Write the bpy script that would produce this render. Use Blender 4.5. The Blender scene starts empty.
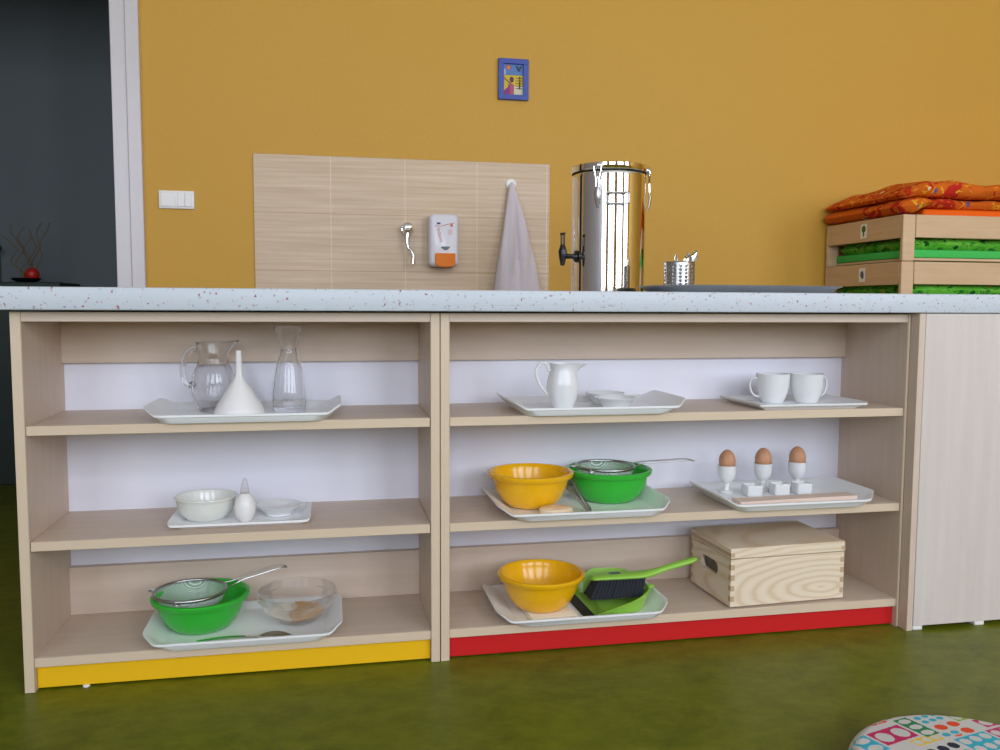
import bpy, bmesh, math, random
from mathutils import Vector, Matrix
C = bpy.context.scene
COL = C.collection
PI = math.pi
random.seed(7)

# ------------------------------------------------------------------ camera
cd = bpy.data.cameras.new('camera'); cam = bpy.data.objects.new('camera', cd); COL.objects.link(cam)
yaw, pitch, roll = 0.1966, 0.0801, 0.0045
fw = Vector((math.sin(yaw)*math.cos(pitch), math.cos(yaw)*math.cos(pitch), -math.sin(pitch)))
rt = Vector((math.cos(yaw), -math.sin(yaw), 0)); up = rt.cross(fw)
r2 = rt*math.cos(roll) + up*math.sin(roll); u2 = -rt*math.sin(roll) + up*math.cos(roll)
M = Matrix((r2, u2, -fw)).transposed().to_4x4(); M.translation = Vector((0.6007, -1.7813, 0.7679))
cam.matrix_world = M
cd.sensor_width = 36; cd.lens = 36*852.76/1000; cd.clip_start = 0.02
C.camera = cam

# ------------------------------------------------------------------ world, daylight, exposure
w = bpy.data.worlds.new('world'); C.world = w; w.use_nodes = True
wn = w.node_tree.nodes; wl = w.node_tree.links
bg = wn['Background']; sky = wn.new('ShaderNodeTexSky')
sky.sky_type = 'NISHITA'; sky.sun_disc = False; sky.sun_elevation = math.radians(35); sky.sun_rotation = math.radians(20)
wl.new(sky.outputs[0], bg.inputs[0]); bg.inputs[1].default_value = 0.12
C.view_settings.view_transform = 'Standard'; C.view_settings.look = 'None'
C.view_settings.exposure = -0.26; C.view_settings.gamma = 1.0; C.view_settings.use_curve_mapping = False
C.cycles.max_bounces = 10; C.cycles.transparent_max_bounces = 24
WIN_X = [-2.3, -0.2, 1.9, 4.0]          # left edges of the windows in the wall behind the camera
WIN_W, WIN_Z0, WIN_Z1, YF = 1.45, 0.88, 2.9, -4.2
for k, x in enumerate(WIN_X):
    ld = bpy.data.lights.new('window_daylight', 'AREA'); ld.shape = 'RECTANGLE'
    ld.size = WIN_W-0.04; ld.size_y = WIN_Z1-WIN_Z0-0.04
    ld.energy = [60, 84, 100, 100][k]; ld.color = (0.80, 0.86, 1.0)
    lo = bpy.data.objects.new('window_daylight', ld); COL.objects.link(lo)
    lo.location = (x+WIN_W/2, YF-0.08, (WIN_Z0+WIN_Z1)/2); lo.rotation_euler = (PI/2, 0, 0)   # shines towards +y into the room
    lo.rotation_euler = (math.radians(90), 0, 0); lo.rotation_euler.z = 0
    lo.rotation_euler = Vector((0, 1, -0.06)).to_track_quat('-Z', 'Y').to_euler()

# ------------------------------------------------------------------ colour and material helpers
def L(r, g, b):
    f = lambda c: (c/255/12.92) if c/255 <= 0.04045 else ((c/255+0.055)/1.055)**2.4
    return (f(r), f(g), f(b), 1)
def mat(name, col=None, rough=0.5, metal=0.0, spec=0.5, **kw):
    m = bpy.data.materials.new(name); m.use_nodes = True
    b = m.node_tree.nodes['Principled BSDF']
    if col: b.inputs['Base Color'].default_value = col
    b.inputs['Roughness'].default_value = rough; b.inputs['Metallic'].default_value = metal
    b.inputs['Specular IOR Level'].default_value = spec
    for k, v in kw.items(): b.inputs[k].default_value = v
    return m
class N:
    def __init__(s, m): s.t = m.node_tree; s.b = s.t.nodes.get('Principled BSDF')
    def n(s, t, **kw):
        o = s.t.nodes.new('ShaderNode'+t)
        for k, v in kw.items(): setattr(o, k, v)
        return o
    def l(s, a, b): s.t.links.new(a, b)
    def coord(s, scale=(1, 1, 1), rot=(0, 0, 0), out='Object'):
        c = s.n('TexCoord'); mp = s.n('Mapping'); mp.inputs['Scale'].default_value = scale; mp.inputs['Rotation'].default_value = rot
        s.l(c.outputs[out], mp.inputs[0]); return mp.outputs[0]
    def noise(s, vec, scale, detail=3, rough=0.5, dist=0):
        o = s.n('TexNoise'); o.inputs['Scale'].default_value = scale; o.inputs['Detail'].default_value = detail
        o.inputs['Roughness'].default_value = rough; o.inputs['Distortion'].default_value = dist
        s.l(vec, o.inputs['Vector']); return o.outputs['Fac']
    def ramp(s, fac, stops, interp='LINEAR'):
        o = s.n('ValToRGB'); o.color_ramp.interpolation = interp; e = o.color_ramp.elements
        while len(e) < len(stops): e.new(0.5)
        for i, (p, c) in enumerate(stops): e[i].position = p; e[i].color = c
        s.l(fac, o.inputs[0]); return o.outputs[0]
    def mix(s, fac, a, b, mode='MIX'):
        o = s.n('Mix', data_type='RGBA', blend_type=mode)
        for i, v in ((0, fac), (6, a), (7, b)):
            if isinstance(v, (tuple, float, int)): o.inputs[i].default_value = v
            else: s.l(v, o.inputs[i])
        return o.outputs[2]
    def math(s, op, a, b=0.0):
        o = s.n('Math', operation=op)
        for i, v in ((0, a), (1, b)):
            if isinstance(v, (float, int)): o.inputs[i].default_value = v
            else: s.l(v, o.inputs[i])
        return o.outputs[0]
    def base(s, c): s.l(c, s.b.inputs['Base Color'])
    def bump(s, h, strength=0.2, dist=0.002):
        o = s.n('Bump'); o.inputs['Strength'].default_value = strength; o.inputs['Distance'].default_value = dist
        s.l(h, o.inputs['Height']); s.l(o.outputs[0], s.b.inputs['Normal'])

def wood(name, c0, c1, rot=(0, 0, 0), rough=0.45, stretch=(2.5, 40, 40), coords='Object'):
    m = mat(name, None, rough, spec=0.35); k = N(m)
    v = k.coord(stretch, rot, coords)
    f = k.noise(v, 1.3, 5, 0.55, 0.3)
    k.base(k.ramp(f, [(0.30, c0), (0.72, c1)])); return m
BEECH = wood('light_beech_laminate', L(206, 186, 166), L(214, 195, 176))
BEECHV = wood('light_beech_laminate_upright', L(206, 186, 166), L(214, 195, 176), stretch=(40, 40, 2.5))
MAPLE = wood('pale_maple_laminate', L(208, 197, 188), L(216, 206, 197), stretch=(30, 30, 2.0))
EDGE = mat('beech_edge_band', L(216, 196, 168), 0.4, spec=0.3)
WHITEB = mat('white_board', L(232, 232, 240), 0.5, spec=0.3)
COTW = wood('beech_cot_wood', L(205, 172, 132), L(216, 185, 146), stretch=(3, 3, 40), coords='Object')
BAMBOO = wood('pale_plywood', L(224, 200, 182), L(232, 210, 194), stretch=(6, 60, 60))
# pine with cathedral figure
PINE = mat('pine_board', None, 0.5, spec=0.3); _k = N(PINE)
_v = _k.coord((1.0, 1.0, 3.4)); _w = _k.n('TexWave', wave_type='RINGS', rings_direction='SPHERICAL'); _w.inputs['Scale'].default_value = 7
_w.inputs['Distortion'].default_value = 2.2; _w.inputs['Detail'].default_value = 2; _w.inputs['Detail Scale'].default_value = 1.6
_mp = _k.n('Mapping'); _mp.inputs['Location'].default_value = (-0.24, 0.0, -0.12); _k.l(_v, _mp.inputs[0]); _k.l(_mp.outputs[0], _w.inputs[0])
_k.base(_k.ramp(_w.outputs[1], [(0.0, L(222, 200, 166)), (0.4, L(232, 214, 186)), (1, L(235, 219, 193))]))
PINEEND = wood('pine_end_grain', L(192, 162, 126), L(204, 176, 140), stretch=(30, 30, 30))

YELLOWP = mat('yellow_plinth_laminate', L(243, 190, 22), 0.4, spec=0.35)
REDP = mat('red_plinth_laminate', L(205, 30, 32), 0.4, spec=0.35)
WHITEP = mat('white_tray_plastic', L(240, 241, 240), 0.3)
PORC = mat('white_porcelain', L(230, 231, 230), 0.12, spec=0.6)
MILK = mat('white_milk_glass', L(232, 233, 224), 0.1, spec=0.6)
WPLAST = mat('white_plastic', L(238, 236, 232), 0.35)
GREENP = mat('green_plastic', L(52, 186, 54), 0.16)
YELP = mat('yellow_plastic', L(246, 186, 16), 0.16)
LIME = mat('lime_green_plastic', L(152, 206, 76), 0.28)
BLACKR = mat('black_rubber', L(22, 22, 24), 0.6)
BLACKP = mat('black_plastic', L(18, 18, 20), 0.3)
BRIST = mat('dark_bristles', L(24, 30, 40), 0.65)
STEEL = mat('polished_steel', (0.80, 0.79, 0.76, 1), 0.06, 1.0)
BRUSHED = mat('satin_steel', (0.52, 0.52, 0.52, 1), 0.3, 1.0)
DULL = mat('dull_steel', (0.5, 0.5, 0.51, 1), 0.32, 1.0)
CHROME = mat('chrome', (0.82, 0.83, 0.85, 1), 0.08, 1.0)
ORANGEP = mat('orange_plastic', L(230, 122, 0), 0.4, spec=0.2)
GREYP = mat('grey_plastic', L(70, 84, 92), 0.3)
NAVY = mat('navy_print', L(48, 60, 120), 0.5)
ORPRINT = mat('orange_print', L(214, 98, 62), 0.5)
PEACHPRINT = mat('pale_peach_print', L(222, 200, 196), 0.5)
SOAP = mat('cream_wood_disc', L(238, 214, 180), 0.5)
CLOTH = mat('cream_cloth', L(238, 230, 210), 0.9, spec=0.1)
DOORPAINT = mat('white_gloss_paint', L(208, 202, 202), 0.25)
HALL = mat('hall_grey_paint', L(112, 120, 122), 0.7, spec=0.2)
HALLBASE = mat('hall_dark_baseboard', L(40, 52, 46), 0.6)
DARKDOOR = mat('grey_hall_door_paint', L(120, 122, 120), 0.5)
GREYW = mat('grey_lilac_wall_paint', L(170, 166, 172), 0.7, spec=0.2)
CEIL = mat('ceiling_paint', L(236, 236, 232), 0.8, spec=0.2)
TWIG = mat('willow_twig', L(120, 98, 60), 0.7)
REDBALL = mat('red_glazed_ball', L(190, 40, 22), 0.4)
CORK = mat('foam_orange', L(240, 100, 8), 0.7, spec=0.2)
FOAMG = mat('plain_green_foam_cover', L(72, 192, 88), 0.7, spec=0.2)
EGGM = mat('brown_eggshell', None, 0.45, spec=0.35); _k = N(EGGM)
_k.base(_k.ramp(_k.noise(_k.coord((1, 1, 1)), 60, 4), [(0.3, L(196, 142, 104)), (0.7, L(208, 158, 122))]))
GRAINM = mat('golden_grain', None, 0.55, spec=0.3); _k = N(GRAINM)
_k.base(_k.ramp(_k.noise(_k.coord((1, 1, 1)), 160, 2), [(0.3, L(186, 128, 40)), (0.7, L(226, 176, 84))]))

def glass(name, tint, edge, rough=0.02):
    m = bpy.data.materials.new(name); m.use_nodes = True; k = N(m); k.t.nodes.remove(k.b)
    lw = k.n('LayerWeight'); lw.inputs[0].default_value = 0.35
    tr = k.n('BsdfTransparent'); gl = k.n('BsdfGlossy'); gl.inputs['Roughness'].default_value = rough
    k.l(k.ramp(lw.outputs['Facing'], [(0.30, tint), (0.95, edge)]), tr.inputs[0])
    mx = k.n('MixShader')
    k.l(k.ramp(lw.outputs['Facing'], [(0.0, (0.02,)*3+(1,)), (0.6, (0.04,)*3+(1,)), (0.95, (0.5,)*3+(1,))]), mx.inputs[0]); k.l(tr.outputs[0], mx.inputs[1]); k.l(gl.outputs[0], mx.inputs[2])
    k.l(mx.outputs[0], k.t.nodes['Material Output'].inputs[0]); return m
def clear(name, part):
    m = mat(name, (1, 1, 1, 1), 0.0, 0.0, 0.5, **{'Transmission Weight': 1.0, 'IOR': 1.45}); k = N(m)
    tr = k.n('BsdfTransparent'); mx = k.n('MixShader'); mx.inputs[0].default_value = part
    k.l(tr.outputs[0], mx.inputs[1]); k.l(k.b.outputs[0], mx.inputs[2]); k.l(mx.outputs[0], k.t.nodes['Material Output'].inputs[0]); return m
GLASS = clear('clear_glass', 0.92); BOWLGLASS = clear('clear_bowl_glass', 0.38)
CLEARP = glass('clear_plastic', (0.93, 0.92, 0.90, 1), (0.6, 0.58, 0.55, 1), 0.1)
# woven wire of the sieves
def mesh_wire():
    m = bpy.data.materials.new('fine_wire_mesh'); m.use_nodes = True; k = N(m)
    k.b.inputs['Metallic'].default_value = 0.35; k.b.inputs['Roughness'].default_value = 0.75; k.b.inputs['Base Color'].default_value = (0.72, 0.74, 0.73, 1)
    tr = k.n('BsdfTransparent'); mx = k.n('MixShader')
    c = k.coord((1, 1, 1)); s = k.n('SeparateXYZ'); k.l(c, s.inputs[0])
    fs = [k.math('GREATER_THAN', k.math('FRACT', k.math('MULTIPLY', s.outputs[i], 420)), 0.70) for i in (0, 1)]
    k.l(k.math('MAXIMUM', fs[0], fs[1]), mx.inputs[0]); k.l(tr.outputs[0], mx.inputs[1]); k.l(k.b.outputs[0], mx.inputs[2])
    k.l(mx.outputs[0], k.t.nodes['Material Output'].inputs[0]); return m
WIRE = mesh_wire()
# walls, floor, worktop, tiles
WALLM = mat('ochre_wall_paint', None, 0.55, spec=0.25); _k = N(WALLM)
_n = _k.noise(_k.coord((1, 1, 1)), 90, 3); _k.base(_k.mix(_n, L(201, 155, 62), L(208, 161, 68))); _k.bump(_n, 0.15, 0.001)
FLOORM = mat('green_linoleum', None, 0.42, spec=0.3); _k = N(FLOORM)
_a = _k.noise(_k.coord((1, 1, 1)), 7, 8, 0.72, 0.6); _b = _k.noise(_k.coord((16, 24, 1), (0, 0, 0.5)), 1, 6, 0.7)
_k.base(_k.mix(_k.ramp(_b, [(0.42, (0, 0, 0, 1)), (0.75, (1, 1, 1, 1))]), _k.ramp(_a, [(0.3, L(80, 88, 6)), (0.55, L(98, 105, 12)), (0.75, L(110, 114, 20))]), L(116, 122, 26)))
COUNTER = mat('speckled_white_worktop', None, 0.35, spec=0.4); _k = N(COUNTER)
def flecks(k, scale, size, keep, cols, under):
    v = k.n('TexVoronoi'); v.inputs['Scale'].default_value = scale
    c = k.n('TexCoord'); nz = k.n('TexNoise'); nz.inputs['Scale'].default_value = scale*1.6; k.l(c.outputs['Object'], nz.inputs[0])
    ad = k.n('VectorMath', operation='MULTIPLY_ADD'); k.l(nz.outputs['Color'], ad.inputs[0]); ad.inputs[1].default_value = (0.012,)*3; k.l(c.outputs['Object'], ad.inputs[2])
    k.l(ad.outputs[0], v.inputs['Vector'])
    sp = k.n('SeparateColor'); k.l(v.outputs['Color'], sp.inputs[0])
    on = k.math('MULTIPLY', k.math('LESS_THAN', v.outputs['Distance'], size), k.math('GREATER_THAN', sp.outputs[0], 1-keep))
    return k.mix(on, under, k.ramp(sp.outputs[1], cols, 'CONSTANT'))
_c1 = flecks(_k, 150, 0.30, 0.26, [(0, L(182, 172, 178)), (0.35, L(178, 146, 146)), (0.6, L(164, 166, 178)), (0.8, L(196, 172, 162))], L(198, 206, 212))
_k.base(flecks(_k, 95, 0.22, 0.15, [(0, L(156, 92, 96)), (0.3, L(146, 120, 130)), (0.6, L(188, 124, 104)), (0.85, L(128, 126, 140))], _c1))
TILE = mat('beige_wood_look_tile', None, 0.35, spec=0.35); _k = N(TILE)
_cc = _k.n('TexCoord'); _s = _k.n('SeparateXYZ'); _k.l(_cc.outputs['Object'], _s.inputs[0])
def _line(o, pitch, off):
    f = _k.math('FRACT', _k.math('MULTIPLY', _k.math('ADD', o, off), 1/pitch)); return _k.math('LESS_THAN', f, 0.003/pitch)
_gx = _line(_s.outputs[0], 0.2505, 0.0015); _gz = _line(_s.outputs[2], 0.192, 0.0015)
_f = _k.noise(_k.coord((1.6, 1, 60)), 1.6, 5, 0.6)
_tc = _k.ramp(_f, [(0.3, L(192, 165, 130)), (0.7, L(216, 194, 163))])
_tc = _k.mix(_k.math('MULTIPLY', _gx, 0.75), _tc, L(226, 205, 174)); _k.base(_k.mix(_k.math('MULTIPLY', _gz, 0.75), _tc, L(182, 150, 112)))
TOWELM = mat('lilac_grey_towel', None, 0.95, spec=0.05); _k = N(TOWELM)
_n = _k.noise(_k.coord((1, 1, 1)), 500, 2); _k.base(_k.mix(_n, L(206, 196, 198), L(220, 212, 214))); _k.bump(_n, 0.5, 0.002)
def print_fabric(name, base, stops, dots):
    m = mat(name, None, 0.8, spec=0.15); k = N(m)
    a = k.noise(k.coord((1, 1, 1)), 14, 2, 0.5, 0.8); c = k.ramp(a, base, 'CONSTANT')
    b = k.noise(k.coord((1, 1, 1), (0.6, 0.3, 0)), 22, 3, 0.5, 2.0); c = k.mix(k.ramp(b, stops[1]), c, stops[0])
    v = k.n('TexVoronoi'); v.inputs['Scale'].default_value = 26; k.l(k.coord(), v.inputs[0])
    sp = k.n('SeparateColor'); k.l(v.outputs['Color'], sp.inputs[0])
    on = k.math('MULTIPLY', k.math('LESS_THAN', v.outputs[0], 0.26), k.math('GREATER_THAN', sp.outputs[0], 0.55))
    k.base(k.mix(on, c, k.ramp(sp.outputs[1], dots, 'CONSTANT'))); return m
BW = lambda a, b: [(a-0.02, (0, 0, 0, 1)), (a, (1, 1, 1, 1)), (b, (1, 1, 1, 1)), (b+0.02, (0, 0, 0, 1))]
QUILTM = print_fabric('orange_printed_quilt_cover', [(0, L(212, 102, 26)), (0.56, L(192, 42, 26)), (0.70, L(216, 108, 28))], (L(236, 176, 40), BW(0.62, 0.66)),
                      [(0, L(206, 60, 24)), (0.35, L(104, 92, 130)), (0.6, L(238, 214, 180)), (0.8, L(190, 44, 22))])
LEAFM = print_fabric('green_printed_bedding', [(0, L(64, 150, 40)), (0.36, L(104, 196, 60)), (0.56, L(128, 208, 76)), (0.70, L(62, 140, 48))], (L(46, 124, 44), BW(0.60, 0.64)),
                     [(0, L(20, 90, 40)), (0.4, L(210, 150, 40)), (0.6, L(30, 100, 60)), (0.85, L(180, 196, 60))])
VC = mat('printed_pattern', None, 0.6, spec=0.3); _k = N(VC); _at = _k.n('Attribute'); _at.attribute_name = 'print'; _k.base(_at.outputs[0])

# ------------------------------------------------------------------ mesh helpers
def build(name, bm, m, parent=None, loc=(0, 0, 0), rot=(0, 0, 0), smooth=40, recalc=True):
    if recalc: bmesh.ops.recalc_face_normals(bm, faces=bm.faces)
    me = bpy.data.meshes.new(name); bm.to_mesh(me); bm.free()
    for mm in (m if isinstance(m, (list, tuple)) else [m]): me.materials.append(mm)
    if smooth:
        for p in me.polygons: p.use_smooth = True
        me.set_sharp_from_angle(angle=math.radians(smooth))
    o = bpy.data.objects.new(name, me); COL.objects.link(o); o.location = loc; o.rotation_euler = rot
    if parent: o.parent = parent
    return o
def tag(o, label, cat, group=None, kind=None):
    o['label'] = label; o['category'] = cat
    if group: o['group'] = group
    if kind: o['kind'] = kind
    return o
def thing(name, label, cat, loc=(0, 0, 0), rz=0, group=None):
    o = bpy.data.objects.new(name, None); COL.objects.link(o); o.location = loc; o.rotation_euler = (0, 0, rz); o.empty_display_size = 0.05
    return tag(o, label, cat, group)
def struct(name, bm, m, label=None, **kw):
    o = build(name, bm, m, **kw); o['kind'] = 'structure'; o['label'] = label or name; o['category'] = name.split('_')[0]; return o
def dup(root, label, loc=None, rz=None):
    r = root.copy(); COL.objects.link(r); r['label'] = label
    if loc is not None: r.location = loc
    if rz is not None: r.rotation_euler = (0, 0, rz)
    for ch in list(root.children):
        c = ch.copy(); COL.objects.link(c); c.parent = r
        for g in list(ch.children):
            d = g.copy(); COL.objects.link(d); d.parent = c
    return r
def box(bm, x0, x1, y0, y1, z0, z1, bev=0.0, seg=1):
    r = bmesh.ops.create_cube(bm, size=1, matrix=Matrix.Translation(((x0+x1)/2, (y0+y1)/2, (z0+z1)/2)) @ Matrix.Diagonal((x1-x0, y1-y0, z1-z0, 1)))
    if bev:
        es = set(e for v in r['verts'] for e in v.link_edges)
        bmesh.ops.bevel(bm, geom=list(es), offset=bev, segments=seg, affect='EDGES', profile=0.5)
    return bm
def B(*a, **k): return box(bmesh.new(), *a, **k)
def lathe(bm, prof, n=48, c=(0, 0), sx=1.0, sy=1.0):
    rings = []
    for r, z in prof:
        if r < 1e-6: rings.append([bm.verts.new((c[0], c[1], z))])
        else: rings.append([bm.verts.new((c[0]+sx*r*math.cos(2*PI*i/n), c[1]+sy*r*math.sin(2*PI*i/n), z)) for i in range(n)])
    for a, b in zip(rings, rings[1:]):
        for i in range(n):
            j = (i+1) % n
            if len(a) == 1 and len(b) == 1: continue
            if len(a) == 1: bm.faces.new((a[0], b[j], b[i]))
            elif len(b) == 1: bm.faces.new((a[i], a[j], b[0]))
            else: bm.faces.new((a[i], a[j], b[j], b[i]))
    return bm
def LT(prof, n=48, **k): return lathe(bmesh.new(), prof, n, **k)
def spline(pts, k=6):
    pts = [Vector(p) for p in pts]; out = []
    for i in range(len(pts)-1):
        p0 = pts[max(i-1, 0)]; p1 = pts[i]; p2 = pts[i+1]; p3 = pts[min(i+2, len(pts)-1)]
        for s in range(k):
            t = s/k
            out.append(0.5*((2*p1)+(p2-p0)*t+(2*p0-5*p1+4*p2-p3)*t*t+(3*p1-p0-3*p2+p3)*t**3))
    out.append(pts[-1]); return out
def tube(bm, pts, r, n=10, closed=False, flat=1.0, upv=None):
    pts = [Vector(p) for p in pts]; m = len(pts); rings = []; prev = None
    for i, p in enumerate(pts):
        if closed: d = pts[(i+1) % m]-pts[i-1]
        else: d = pts[min(i+1, m-1)]-pts[max(i-1, 0)]
        d.normalize()
        if prev is None:
            a = Vector(upv) if upv else (Vector((0, 0, 1)) if abs(d.z) < 0.9 else Vector((1, 0, 0)))
            a = (a-d*a.dot(d)).normalized()
        else: a = (prev-d*prev.dot(d)).normalized()
        prev = a; b = d.cross(a); rr = r[i] if isinstance(r, (list, tuple)) else r
        rings.append([bm.verts.new(p+a*(rr*flat*math.cos(2*PI*j/n))+b*(rr*math.sin(2*PI*j/n))) for j in range(n)])
    pairs = list(zip(rings, rings[1:]))+([(rings[-1], rings[0])] if closed else [])
    for a, b in pairs:
        for j in range(n): bm.faces.new((a[j], a[(j+1) % n], b[(j+1) % n], b[j]))
    if not closed: bm.faces.new(rings[0]); bm.faces.new(rings[-1])
    return bm
def loft(bm, rings, cap0=True, cap1=True):
    vs = [[bm.verts.new(p) for p in r] for r in rings]; n = len(vs[0])
    for a, b in zip(vs, vs[1:]):
        for j in range(n): bm.faces.new((a[j], a[(j+1) % n], b[(j+1) % n], b[j]))
    if cap0: bm.faces.new(vs[0])
    if cap1: bm.faces.new(vs[-1])
    return bm
def prism(bm, poly, z0, z1, xf=None):
    xf = xf or Matrix.Identity(4)
    return loft(bm, [[xf @ Vector((x, y, z0)) for x, y in poly], [xf @ Vector((x, y, z1)) for x, y in poly]])
def rrect(x0, x1, y0, y1, r, k=4):
    out = []
    for cx, cy, a0 in ((x1-r, y1-r, 0), (x0+r, y1-r, 90), (x0+r, y0+r, 180), (x1-r, y0+r, 270)):
        for i in range(k+1):
            a = math.radians(a0+90*i/k); out.append((cx+r*math.cos(a), cy+r*math.sin(a)))
    return out
YZ = Matrix(((0, 0, 1, 0), (1, 0, 0, 0), (0, 1, 0, 0), (0, 0, 0, 1)))      # (a,b,c) -> x=c, y=a, z=b
XZ = Matrix(((1, 0, 0, 0), (0, 0, -1, 0), (0, 1, 0, 0), (0, 0, 0, 1)))     # (a,b,c) -> x=a, y=-c, z=b

# ------------------------------------------------------------------ room shell
YW = 1.2; XL, XR, ZC = -2.4, 6.0, 3.15; HY = 2.56
struct('floor', B(XL-0.1, XR+0.1, YF-0.12, HY+0.1, -0.06, 0), FLOORM, 'dark olive green mottled linoleum floor')
struct('ceiling', B(XL-0.1, XR+0.1, YF-0.12, HY+0.1, ZC, ZC+0.08), CEIL, 'white ceiling')
DX0, DX1, DZ = -1.0, -0.074, 2.02
bm = B(DX1, XR, YW, YW+0.1, 0, ZC); box(bm, XL, DX0, YW, YW+0.1, 0, ZC); box(bm, DX0, DX1, YW, YW+0.1, DZ, ZC)
struct('wall_back', bm, WALLM, 'ochre yellow painted wall behind the worktop')
struct('wall_left', B(XL-0.1, XL, YF-0.12, HY+0.1, 0, ZC), GREYW, 'grey lilac wall on the left')
struct('wall_right', B(XR, XR+0.1, YF-0.12, YW+0.1, 0, ZC), WALLM, 'ochre wall on the right')
bm = B(XL, XR, YF-0.12, YF, 0, WIN_Z0); box(bm, XL, XR, YF-0.12, YF, WIN_Z1, ZC)
xs = [XL]+[v for x in WIN_X for v in (x, x+WIN_W)]+[XR]
for a, b in zip(xs[0::2], xs[1::2]): box(bm, a, b, YF-0.12, YF, WIN_Z0, WIN_Z1)
struct('wall_front', bm, WALLM, 'white window wall behind the camera')
for i, x in enumerate(WIN_X):
    bm = bmesh.new(); f = 0.05
    box(bm, x, x+f, YF-0.06, YF-0.01, WIN_Z0, WIN_Z1); box(bm, x+WIN_W-f, x+WIN_W, YF-0.06, YF-0.01, WIN_Z0, WIN_Z1)
    box(bm, x, x+WIN_W, YF-0.06, YF-0.01, WIN_Z0, WIN_Z0+f); box(bm, x, x+WIN_W, YF-0.06, YF-0.01, WIN_Z1-f, WIN_Z1)
    box(bm, x+WIN_W/2-0.04, x+WIN_W/2+0.04, YF-0.06, YF-0.01, WIN_Z0, WIN_Z1); box(bm, x, x+WIN_W, YF-0.06, YF-0.01, 2.30, 2.37)
    struct('window_%d' % (i+1), bm, DOORPAINT, 'white window frame behind the camera')
# dark hall seen through the doorway
bm = B(XL, 1.0, HY, HY+0.1, 0, ZC); box(bm, 0.9, 1.0, YW+0.1, HY, 0, ZC)
struct('wall_hall', bm, HALL, 'dim grey wall of the hall beyond the doorway')
struct('baseboard_hall', B(-0.93, 0.9, HY-0.015, HY, 0, 0.13, bev=0.003), HALLBASE, 'dark baseboard of the hall')
# painted steel door frame: a stepped profile
bm = bmesh.new()
for (x0, x1, y0) in ((DX1-0.001, -0.028, YW-0.012), (-0.028, 0.013, YW-0.020)): box(bm, x0, x1, y0, YW+0.02, 0, DZ+0.04, bev=0.002)
box(bm, DX1-0.0005, DX1+0.001, YW+0.005, YW+0.1, 0, DZ)
box(bm, DX0-0.09, DX0+0.001, YW-0.018, YW+0.1, 0, DZ+0.04, bev=0.002); box(bm, DX0-0.09, 0.006, YW-0.018, YW+0.1, DZ-0.001, DZ+0.085, bev=0.002)
fr = struct('door_1', bm, DOORPAINT, 'white gloss painted door frame left of the yellow wall')
# far hall door with its handle
bm = B(-1.75, -0.885, HY-0.045, HY-0.005, 0.01, 2.0, bev=0.003)
d2 = struct('door_2', bm, DARKDOOR, 'grey door at the far side of the hall')
hp = build('door_handle', B(-0.955, -0.90, HY-0.055, HY-0.045, 0.87, 1.08, bev=0.003), BLACKP, d2)
bm = tube(bmesh.new(), [(-0.93, HY-0.05, 1.02), (-0.93, HY-0.10, 1.02)], 0.011); tube(bm, [(-0.94, HY-0.1, 1.02), (-0.85, HY-0.1, 1.02)], 0.011)
build('lever', bm, BLACKP, hp)

# ------------------------------------------------------------------ shelf units under the worktop
S1, S2, S3, T, HU, DP = 0.5325, 0.3034, 0.0693, 0.0195, 0.7540, 0.2622
def shelf_unit(x0, x1, label, plinth, group, thin_right=False):
    W = x1-x0; tr = 0.006 if thin_right else T
    u = thing('shelf_unit', label, 'shelf', (x0, 0, 0), 0, group)
    # side panels with a beech edge band on the front
    for a, b in ((0, T), (W-tr, W)):
        p = build('side_panel', B(a, b, 0.002, DP+0.02, 0, HU, bev=0.0006), BEECHV, u)
        build('edge_band', B(a+0.0005, b-0.0005, 0, 0.002, 0.001, HU-0.001, bev=0.0005), EDGE, p)
    t = build('top_panel', B(T, W-tr, 0.003, DP, HU-0.019, HU, bev=0.0006), BEECH, u)
    for z in (S1, S2):
        s = build('shelf', B(T+0.0008, W-tr-0.0008, 0.007, DP, z-T, z, bev=0.0006), BEECH, u)
        build('edge_band', B(T+0.001, W-tr-0.001, 0.0048, 0.007, z-T+0.0004, z-0.0004, bev=0.0005), EDGE, s)
    s = build('bottom_panel', B(T, W-tr, 0.006, DP, S3-T, S3, bev=0.0006), BEECH, u)
    build('edge_band', B(T, W-tr, 0.004, 0.006, S3-T+0.0004, S3-0.0004, bev=0.0005), EDGE, s)
    build('back_panel', B(T, W-tr, DP, DP+0.008, 0.03, HU-0.02), WHITEB, u)
    build('back_rail', B(T, W-tr, DP-0.018, DP-0.0005, 0.639, HU-0.0195, bev=0.0006), BEECH, u)
    build('back_rail', B(T, W-tr, DP-0.018, DP-0.0005, S3+0.0005, 0.179, bev=0.0006), BEECH, u)
    build('plinth', B(T+0.0005, W-tr-0.0005, 0.014, 0.032, 0.004, S3-T-0.0005, bev=0.0006), plinth, u)
    return u
ul = shelf_unit(0.0, 0.8263, 'open beech shelf unit with the yellow plinth', YELLOWP, 'open shelf units')
ur = shelf_unit(0.8277, 1.9400, 'wider open beech shelf unit with the red plinth', REDP, 'open shelf units', True)
for z in (0.664, 0.161):
    bm = bmesh.new()
    for dz in (0.012, -0.004): 
        tube(bm, [(0.8263-T-0.0012, 0.152, z+dz), (0.8263-T+0.001, 0.152, z+dz)], 0.0035 if dz > 0 else 0.0025, 10)
    build('cam_fitting', bm, BRUSHED, ul)
for x in (0.11,):
    build('plastic_foot', LT([(0, 0), (0.007, 0), (0.007, 0.0025), (0.005, 0.004), (0, 0.004)], 20), WPLAST, ul, (x, 0.0155, 0))

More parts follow.
